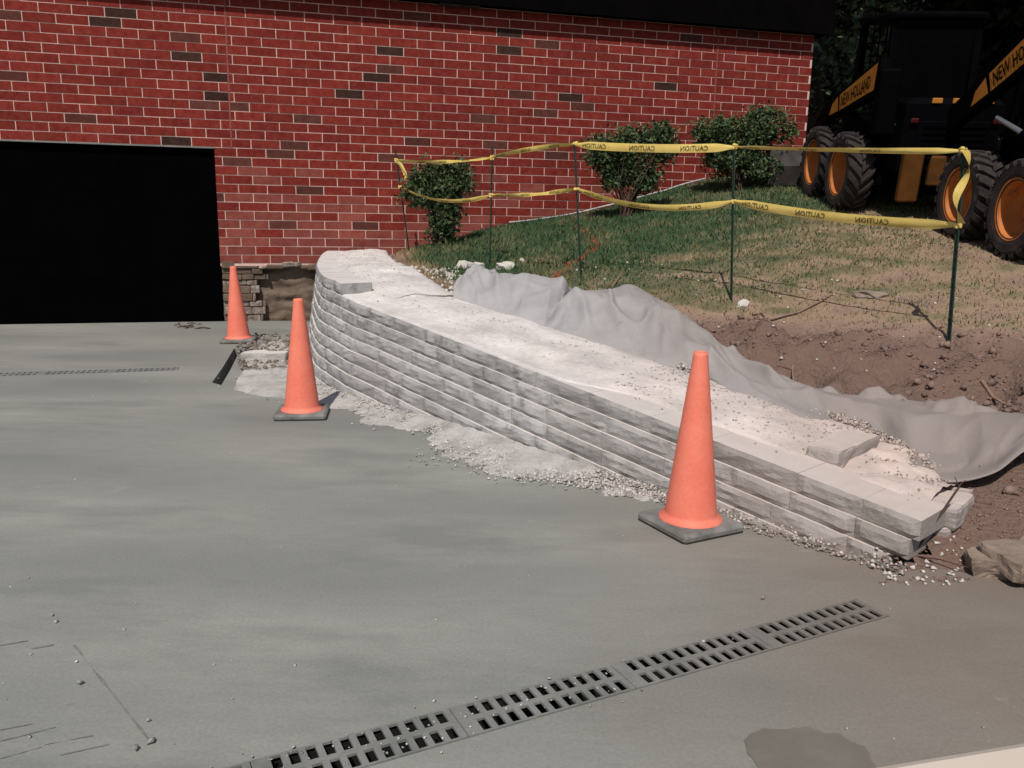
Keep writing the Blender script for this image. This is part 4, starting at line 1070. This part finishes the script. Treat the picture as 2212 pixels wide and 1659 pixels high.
shrub(948, 532, 10.45, .92, 1.0, [(-.1, .72, .30, 1), (.45, .80, .22, 1), (-.5, .66, .22, 1), (.2, .42, .20, 1), (.12, .2, .15, 1)], 8500, 'small bush at left between the first two posts, ragged above and dark below')
shrub(1350, 470, 11.05, 1.16, 1.06, [(-.45, .74, .24, 1), (.15, .82, .26, 1), (.6, .78, .20, 1), (.72, .95, .10, 1), (-.15, .5, .20, 1), (.4, .45, .16, 1)], 9500, 'middle bush behind the third post, vase shaped with bare stems')
shrub(1596, 412, 11.45, 1.34, .98, [(-.55, .70, .22, 1), (0, .72, .26, 1), (.5, .80, .24, 1), (.3, .93, .09, 1), (-.1, .36, .24, 1), (.35, .32, .2, 1), (-.4, .45, .18, 1)], 12500, 'right hand bush at the corner of the brick wall, tallest and densest')

# ------------------------------------------------------------------ loaders
def loader(loc, rz, r, armz, label, chev=True, dec=None):
    root = empty('skid_steer_loader', loc, rz); k = r / .42
    def P3(x, y, z): return Vector((x * k, y * k, z * k))
    def sz(x, y, z): return (x * k, y * k, z * k)
    hw = .70; yb = .475
    b = MB(); b.box(P3(0, -.05, .52), sz(1.06, 1.55, .46), None, 0, bev=.03); b.box(P3(0, -.15, .86), sz(1.04, 1.30, .26), None, 0, bev=.04)
    b.bar(P3(-.52, .60, .62), P3(-.52, .85, .30), .10, .06); b.bar(P3(.52, .60, .62), P3(.52, .85, .30), .10, .06)
    b.build('chassis', M['black'], root)
    b = MB(); b.box(P3(0, -1.02, .84), sz(.96, .42, .74), None, 0, bev=.05); b.box(P3(0, -1.235, .80), sz(.70, .03, .40), None, 0, bev=.01)
    for i in range(6): b.box(P3(0, -1.256, .65 + i * .06), sz(.62, .015, .02), None, 0)
    eng = b.build('engine_cover', M['navy'], root)
    for q0, q1 in ((-.26, -.16), (-.06, .34)):
        b = MB(); b.box(P3((q0 + q1) / 2, -1.235, 1.19), sz(q1 - q0, .02, .05), None, 0, bev=.006); b.build('hood_stripe', M['decal'], root)
    b = MB(); b.tube([P3(-.50, -1.0, .95), P3(-.45, -.7, .99), P3(-.42, -.5, .98)], .018 * k, 6); b.build('hose', M['rod'], root)
    b = MB(); b.box(P3(-.36, -1.26, .46), sz(.20, .10, .50), None, 0, bev=.02); b.build('rear_bumper', M['plate'], root)
    b = MB(); b.box(P3(-.09, -1.25, .52), sz(.19, .08, .30), None, 0, bev=.02); b.build('rear_bumper', M['plate'], root)
    b = MB()
    for sx in (-1, 1):
        b.bar(P3(sx * .43, .52, .92), P3(sx * .43, .44, 1.98), .07, .07); b.bar(P3(sx * .43, -.52, .95), P3(sx * .43, -.42, 1.98), .07, .07)
        for j in range(5): b.bar(P3(sx * .43, -.50 + j * .2, 1.0), P3(sx * .43, -.42 + j * .19, 1.95), .012, .012)
        for j in range(4): b.bar(P3(sx * .43, -.48, 1.15 + j * .2), P3(sx * .43, .46, 1.15 + j * .2), .012, .012)
    b.box(P3(0, 0, 2.00), sz(.98, 1.05, .09), None, 0, bev=.03); b.box(P3(0, -.44, 1.45), sz(.80, .05, .95), None, 0, bev=.01)
    b.box(P3(0, .02, 1.02), sz(.5, .5, .12), None, 0, bev=.04); b.box(P3(0, -.2, 1.28), sz(.46, .12, .5), None, 0, bev=.04)
    b.build('cab', M['black'], root)
    for sx in (-1, 1):
        b = MB(); piv = P3(sx * .66, armz[0], armz[1]); frt = P3(sx * .66, armz[2], armz[3]); elb = P3(sx * .66, max(.88, armz[2] + .18), .76); end = P3(sx * .60, 1.02, .30)
        # tapered box arm
        def arm(a, c, h0, h1, wd):
            d = (c - a).normalized(); up = Vector((0, -d.z, d.y)); 
            if up.z < 0: up = -up
            vs = []
            for p, h in ((a, h0), (c, h1)):
                for ux in (-1, 1):
                    for uz in (-1, 1): vs.append(p + Vector((ux * wd / 2, 0, 0)) + up * (uz * h / 2))
            b.add(vs, [[0, 1, 3, 2], [4, 6, 7, 5], [0, 4, 5, 1], [2, 3, 7, 6], [1, 5, 7, 3], [0, 2, 6, 4]])
            return d, up
        d, up = arm(piv, frt, .34 * k, .20 * k, .10 * k); arm(frt, elb, .20 * k, .17 * k, .099 * k); arm(elb, end, .17 * k, .13 * k, .098 * k)
        b.bar(P3(sx * .60, -.98, .85), piv + Vector((-sx * .04, 0, .06)), .16 * k, .20 * k, bev=.02)
        ar = b.build('loader_arm', M['black'], root)
        # side plate with its lettering
        b = MB(); t = MB(); xs = piv.x + sx * (.05 * k + .003); flip = -1 if sx < 0 else 1
        q0, q1 = (.12, 1.06) ; Lr = (frt - piv).length
        def on(l, h, off): c = piv + d * (l * k) + up * (h * k); return Vector((xs + sx * off, c.y, c.z))
        b.add([on(.14, -.11, 0), on(1.12, -.09, 0), on(1.12, .085, 0), on(.06, .14, 0)], [[0, 1, 2, 3]])
        b.add([on(1.16, -.085, 0), on(1.45, -.07, 0), on(1.36, .035, 0), on(1.18, .08, 0)], [[0, 1, 2, 3]])
        V_, F_, tw = textgeo('NEW HOLLAND'); hh = .128; sc = hh; Wd = tw * sc; kx = .84 / Wd
        if sx < 0: pts = [on(1.06 - vx * sc * kx, vy * hh - .064, .003) for vx, vy in V_]
        else: pts = [on(.22 + vx * sc * kx, vy * hh - .064, .003) for vx, vy in V_]
        b.add([p + Vector((sx * .004, 0, 0)) for p in pts], F_, 1)
        b.build('arm_decal', [M['decal'], M['door']], ar)
        b = MB(); b.tube([P3(sx * .58, -.75, .80), P3(sx * .62, -.05, 1.02)], .045 * k, 10, 0); b.tube([P3(sx * .62, -.05, 1.02), P3(sx * .66, .35, 1.14)], .024 * k, 8, 1)
        b.build('lift_cylinder', [M['black'], M['rod']], root)
    b = MB(); b.tube([P3(-.34, .80, .72), P3(-.34, 1.06, .42)], .035 * k, 8, 0); b.tube([P3(.34, .80, .72), P3(.34, 1.06, .42)], .035 * k, 8, 0); b.box(P3(0, 1.02, .34), sz(1.2, .06, .30), Matrix.Rotation(-.15, 3, 'X'), 0, bev=.01)
    b.build('attachment_plate', M['black'], root)
    # bucket: curved shell with side plates
    b = MB(); prof = [(1.14, .50), (1.06, .32), (1.08, .08), (1.18, -.08), (1.40, -.14), (1.78, -.15)]; n = len(prof); vs = []
    for x in (-1.14, 1.14):
        for (y, z) in prof: vs.append(P3(x, y, z))
        for (y, z) in prof: vs.append(P3(x, y + .02, z + .02))
    b.add(vs, [[i, i + 1, 2 * n + i + 1, 2 * n + i] for i in range(n - 1)] + [[n + i, 3 * n + i, 3 * n + i + 1, n + i + 1] for i in range(n - 1)])
    for x in (-1.145, 1.145):
        out = [P3(x - .012, y, z) for (y, z) in prof] + [P3(x - .012, 1.25, .56)]; o2 = [p + Vector((.024 * k, 0, 0)) for p in out]; m = len(out)
        b.add(out + o2, [list(range(m)), [m + i for i in range(m)][::-1]] + [[i, m + i, m + (i + 1) % m, (i + 1) % m] for i in range(m)])
    for x in (-1.15, 1.15): b.bar(P3(x, 1.25, .55), P3(x, 1.80, -.12), .035, .02)
    if not chev: b.build('bucket', M['steel'], root)
    for sx in (-1, 1):
        b = MB(); b.box(P3(sx * .40, -1.25, 1.0), sz(.08, .03, .05), None, 0, bev=.01); b.build('tail_light', M['taillens'], root)
    for sx in (-1, 1):
        for sy in (-1, 1):
            wc = P3(sx * hw, sy * yb, .42); b = MB(); tw_ = .27 * k; h = tw_ / 2
            prof = [(.24 * k, -h * .86), (.30 * k, -h * .98), (.36 * k, -h), (.385 * k, -h * .86), (.395 * k, -h * .5), (.398 * k, 0), (.395 * k, h * .5), (.385 * k, h * .86), (.36 * k, h), (.30 * k, h * .98), (.24 * k, h * .86)]
            b.lathe(prof, 48, 'X')
            NL = 22 if chev else 20
            for i in range(NL):
                for sd2 in (-1, 1):
                    a0 = 2 * pi * (i + (.5 if sd2 > 0 else 0)) / NL
                    segs = 4; vs = []
                    wl = (.36 if not chev else .60)
                    for q_ in range(segs + 1):
                        tt = q_ / segs; xx = sd2 * (tt * h * 1.01 - .0); aa = a0 + (1 - tt) * (.20 if chev else .34) * (1 if sy else 1)
                        hw_ = (2 * pi / NL) * wl / 2
                        R0 = .392 * k - (.022 * k if tt > .9 else 0); R1 = (.424 if tt < .9 else .408) * k
                        for (aa2, rr) in ((aa - hw_, R0), (aa - hw_ * .8, R1), (aa + hw_ * .8, R1), (aa + hw_, R0)):
                            vs.append(Vector((xx, rr * cos(aa2), rr * sin(aa2))))
                    fs = [[q_ * 4 + j, q_ * 4 + j + 1, q_ * 4 + 5 + j, q_ * 4 + 4 + j] for q_ in range(segs) for j in range(3)] + [[0, 1, 2, 3], [segs * 4 + 3, segs * 4 + 2, segs * 4 + 1, segs * 4]]
                    if sd2 < 0: fs = [f[::-1] for f in fs]
                    b.add(vs, fs)
            wh = b.build('wheel', M['tyre'], root, smooth=False); wh.location = wc; wh.rotation_euler = (random.uniform(0, 6), 0, 0)
            b = MB(); s_ = sx
            prof = [(.262 * k, s_ * h * .84), (.268 * k, s_ * h * .93), (.255 * k, s_ * h * .90), (.235 * k, s_ * h * .70), (.225 * k, s_ * h * .2), (.20 * k, s_ * -h * .35), (.12 * k, s_ * -h * .50), (.075 * k, s_ * -h * .45), (.07 * k, s_ * h * .05), (.03 * k, s_ * h * .08), (.001, s_ * h * .08)]
            b.lathe(prof, 40, 'X'); 
            for i in range(8):
                a = 2 * pi * i / 8; b.lathe([(.001, s_ * -h * .36), (.012 * k, s_ * -h * .36), (.012 * k, s_ * -h * .5)], 8, 'X', c=(0, .155 * k * cos(a), .155 * k * sin(a)))
            b.build('rim', M['rim'], wh, smooth=True)
    return tag(root, label, 'skid steer loader', 'skid steer loaders parked on the lawn')
# place so that the left-hand wheels stand on the surveyed contacts
def place(pf, pr, r, sxo=.82):
    k = r / .42; d = Vector((pf.x - pr.x, pf.y - pr.y, 0)); mid = (pf + pr) / 2; return mid
kL = 1.0
mL = (WHEELP[0] + WHEELP[1]) / 2; mR = (WHEELP[2] + WHEELP[3]) / 2
LL = loader((mL.x + .76 * kL, mL.y, 0), radians(-2), .42, (-.98, 1.42, .60, .99), 'left dark skid steer loader with its steel bucket by the corner bush', chev=False)
LR = loader((mR.x + .78, mR.y, 0), radians(-.5), .41, (-.48, 1.98, 1.28, 1.02), 'right dark skid steer loader nearest the camera, cut off by the picture edge', chev=True)
for o, a, b_ in ((LL, WHEELP[0], WHEELP[1]), (LR, WHEELP[2], WHEELP[3])):
    sl_ = math.atan2(a.z - b_.z, a.y - b_.y); o.rotation_euler[0] = sl_
    o.location.z = (a.z + b_.z) / 2 - .01

# ------------------------------------------------------------------ trees beyond
def tree(x, y, h, crown, nleaf, label, lsz=.12, trunk=.16, name='tree', lm='darkleaf'):
    z0 = 2.2 if y > 12 else tz(x, y); root = empty(name, (x, y, z0)); b = MB(); cx, cy_, cz, rx, ry, rz_ = crown
    top = Vector((cx, cy_, cz)); b.tube([Vector((0, 0, -.1)), Vector((cx * .2, cy_ * .2, h * .3)), Vector((cx * .6, cy_ * .6, h * .6)), top], [trunk, trunk * .8, trunk * .55, trunk * .2], 10)
    for i in range(14):
        a = random.uniform(0, 2 * pi); s0 = Vector((cx * .4, cy_ * .4, h * random.uniform(.35, .7)))
        e = top + Vector((rx * .8 * cos(a), ry * .8 * sin(a), rz_ * random.uniform(-.6, .7))); b.tube([s0, s0.lerp(e, .5) + Vector((0, 0, .2)), e], [trunk * .35, trunk * .22, .02], 6)
    b.build('trunk', M['bark'], root)
    cl = rng.normal(0, 1, (max(60, nleaf // 60), 3)); cl /= np.linalg.norm(cl, axis=1)[:, None]; cl *= rng.uniform(.25, 1, len(cl))[:, None] ** .5
    cl = cl * np.array([rx, ry, rz_]) + np.array([cx, cy_, cz])
    P_ = cl[rng.integers(0, len(cl), nleaf)] + rng.normal(0, .28, (nleaf, 3))
    V, F_ = leaves(P_, lsz); npmesh('crown', V, F_, M[lm], parent=root)
    return tag(root, label, 'tree')
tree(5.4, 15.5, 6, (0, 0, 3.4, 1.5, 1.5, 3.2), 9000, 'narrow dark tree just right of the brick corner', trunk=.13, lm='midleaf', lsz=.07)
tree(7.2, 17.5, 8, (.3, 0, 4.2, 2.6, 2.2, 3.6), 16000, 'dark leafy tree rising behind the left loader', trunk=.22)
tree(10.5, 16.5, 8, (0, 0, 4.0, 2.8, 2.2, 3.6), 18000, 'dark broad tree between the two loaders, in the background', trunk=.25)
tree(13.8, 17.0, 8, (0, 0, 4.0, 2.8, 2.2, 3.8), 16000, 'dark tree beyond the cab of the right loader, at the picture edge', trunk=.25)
tree(11.5, 13.2, 9, (-2.2, -1.0, 5.6, 5.2, 2.6, 1.9), 30000, 'unseen tree added to shade the trees beyond the loaders', lsz=.16, trunk=.3, name='added_shade_tree')  # out-of-view crown added to keep sun off the background trees
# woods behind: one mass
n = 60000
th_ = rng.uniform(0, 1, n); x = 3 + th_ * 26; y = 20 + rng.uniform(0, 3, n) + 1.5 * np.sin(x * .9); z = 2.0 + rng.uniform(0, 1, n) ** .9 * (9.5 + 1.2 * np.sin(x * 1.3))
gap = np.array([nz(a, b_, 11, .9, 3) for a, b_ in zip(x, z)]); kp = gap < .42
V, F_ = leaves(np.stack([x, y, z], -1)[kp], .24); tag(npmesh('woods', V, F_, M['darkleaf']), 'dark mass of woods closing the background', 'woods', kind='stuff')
# porch rail and gable glimpsed between the trunks
b = MB(); pz = aty(1775, 228, 18.0); 
for i in range(6): b.box(pz + Vector((-.22 + i * .085, 0, .16)), (.03, .03, .30))
b.box(pz + Vector((0, 0, .0)), (.6, .05, .04)); b.box(pz + Vector((0, 0, .33)), (.6, .05, .04)); b.box(pz + Vector((-.27, 0, -.0)), (.05, .05, .75)); b.box(pz + Vector((.27, 0, -.0)), (.05, .05, .75))
tag(b.build('porch_railing', M['rail']), 'small white porch railing glimpsed beyond the brick corner', 'railing')
g0 = aty(1873, 38, 19.0); g1 = aty(1925, 92, 19.0)
b = MB(); b.bar(g0, g1, .07, .20); b.bar(g0 + Vector((-.05, .1, 0)), Vector((g0.x - .05, g0.y + .1, 2.0)), .12, .12); b.bar(g1 + Vector((0, .1, -.05)), Vector((g1.x, g1.y + .1, 2.0)), .12, .12)
tag(b.build('gable_trim', M['redroof']), 'slanting red gable edge of a house seen through the dark trees', 'gable')
print('objects', len(bpy.data.objects))
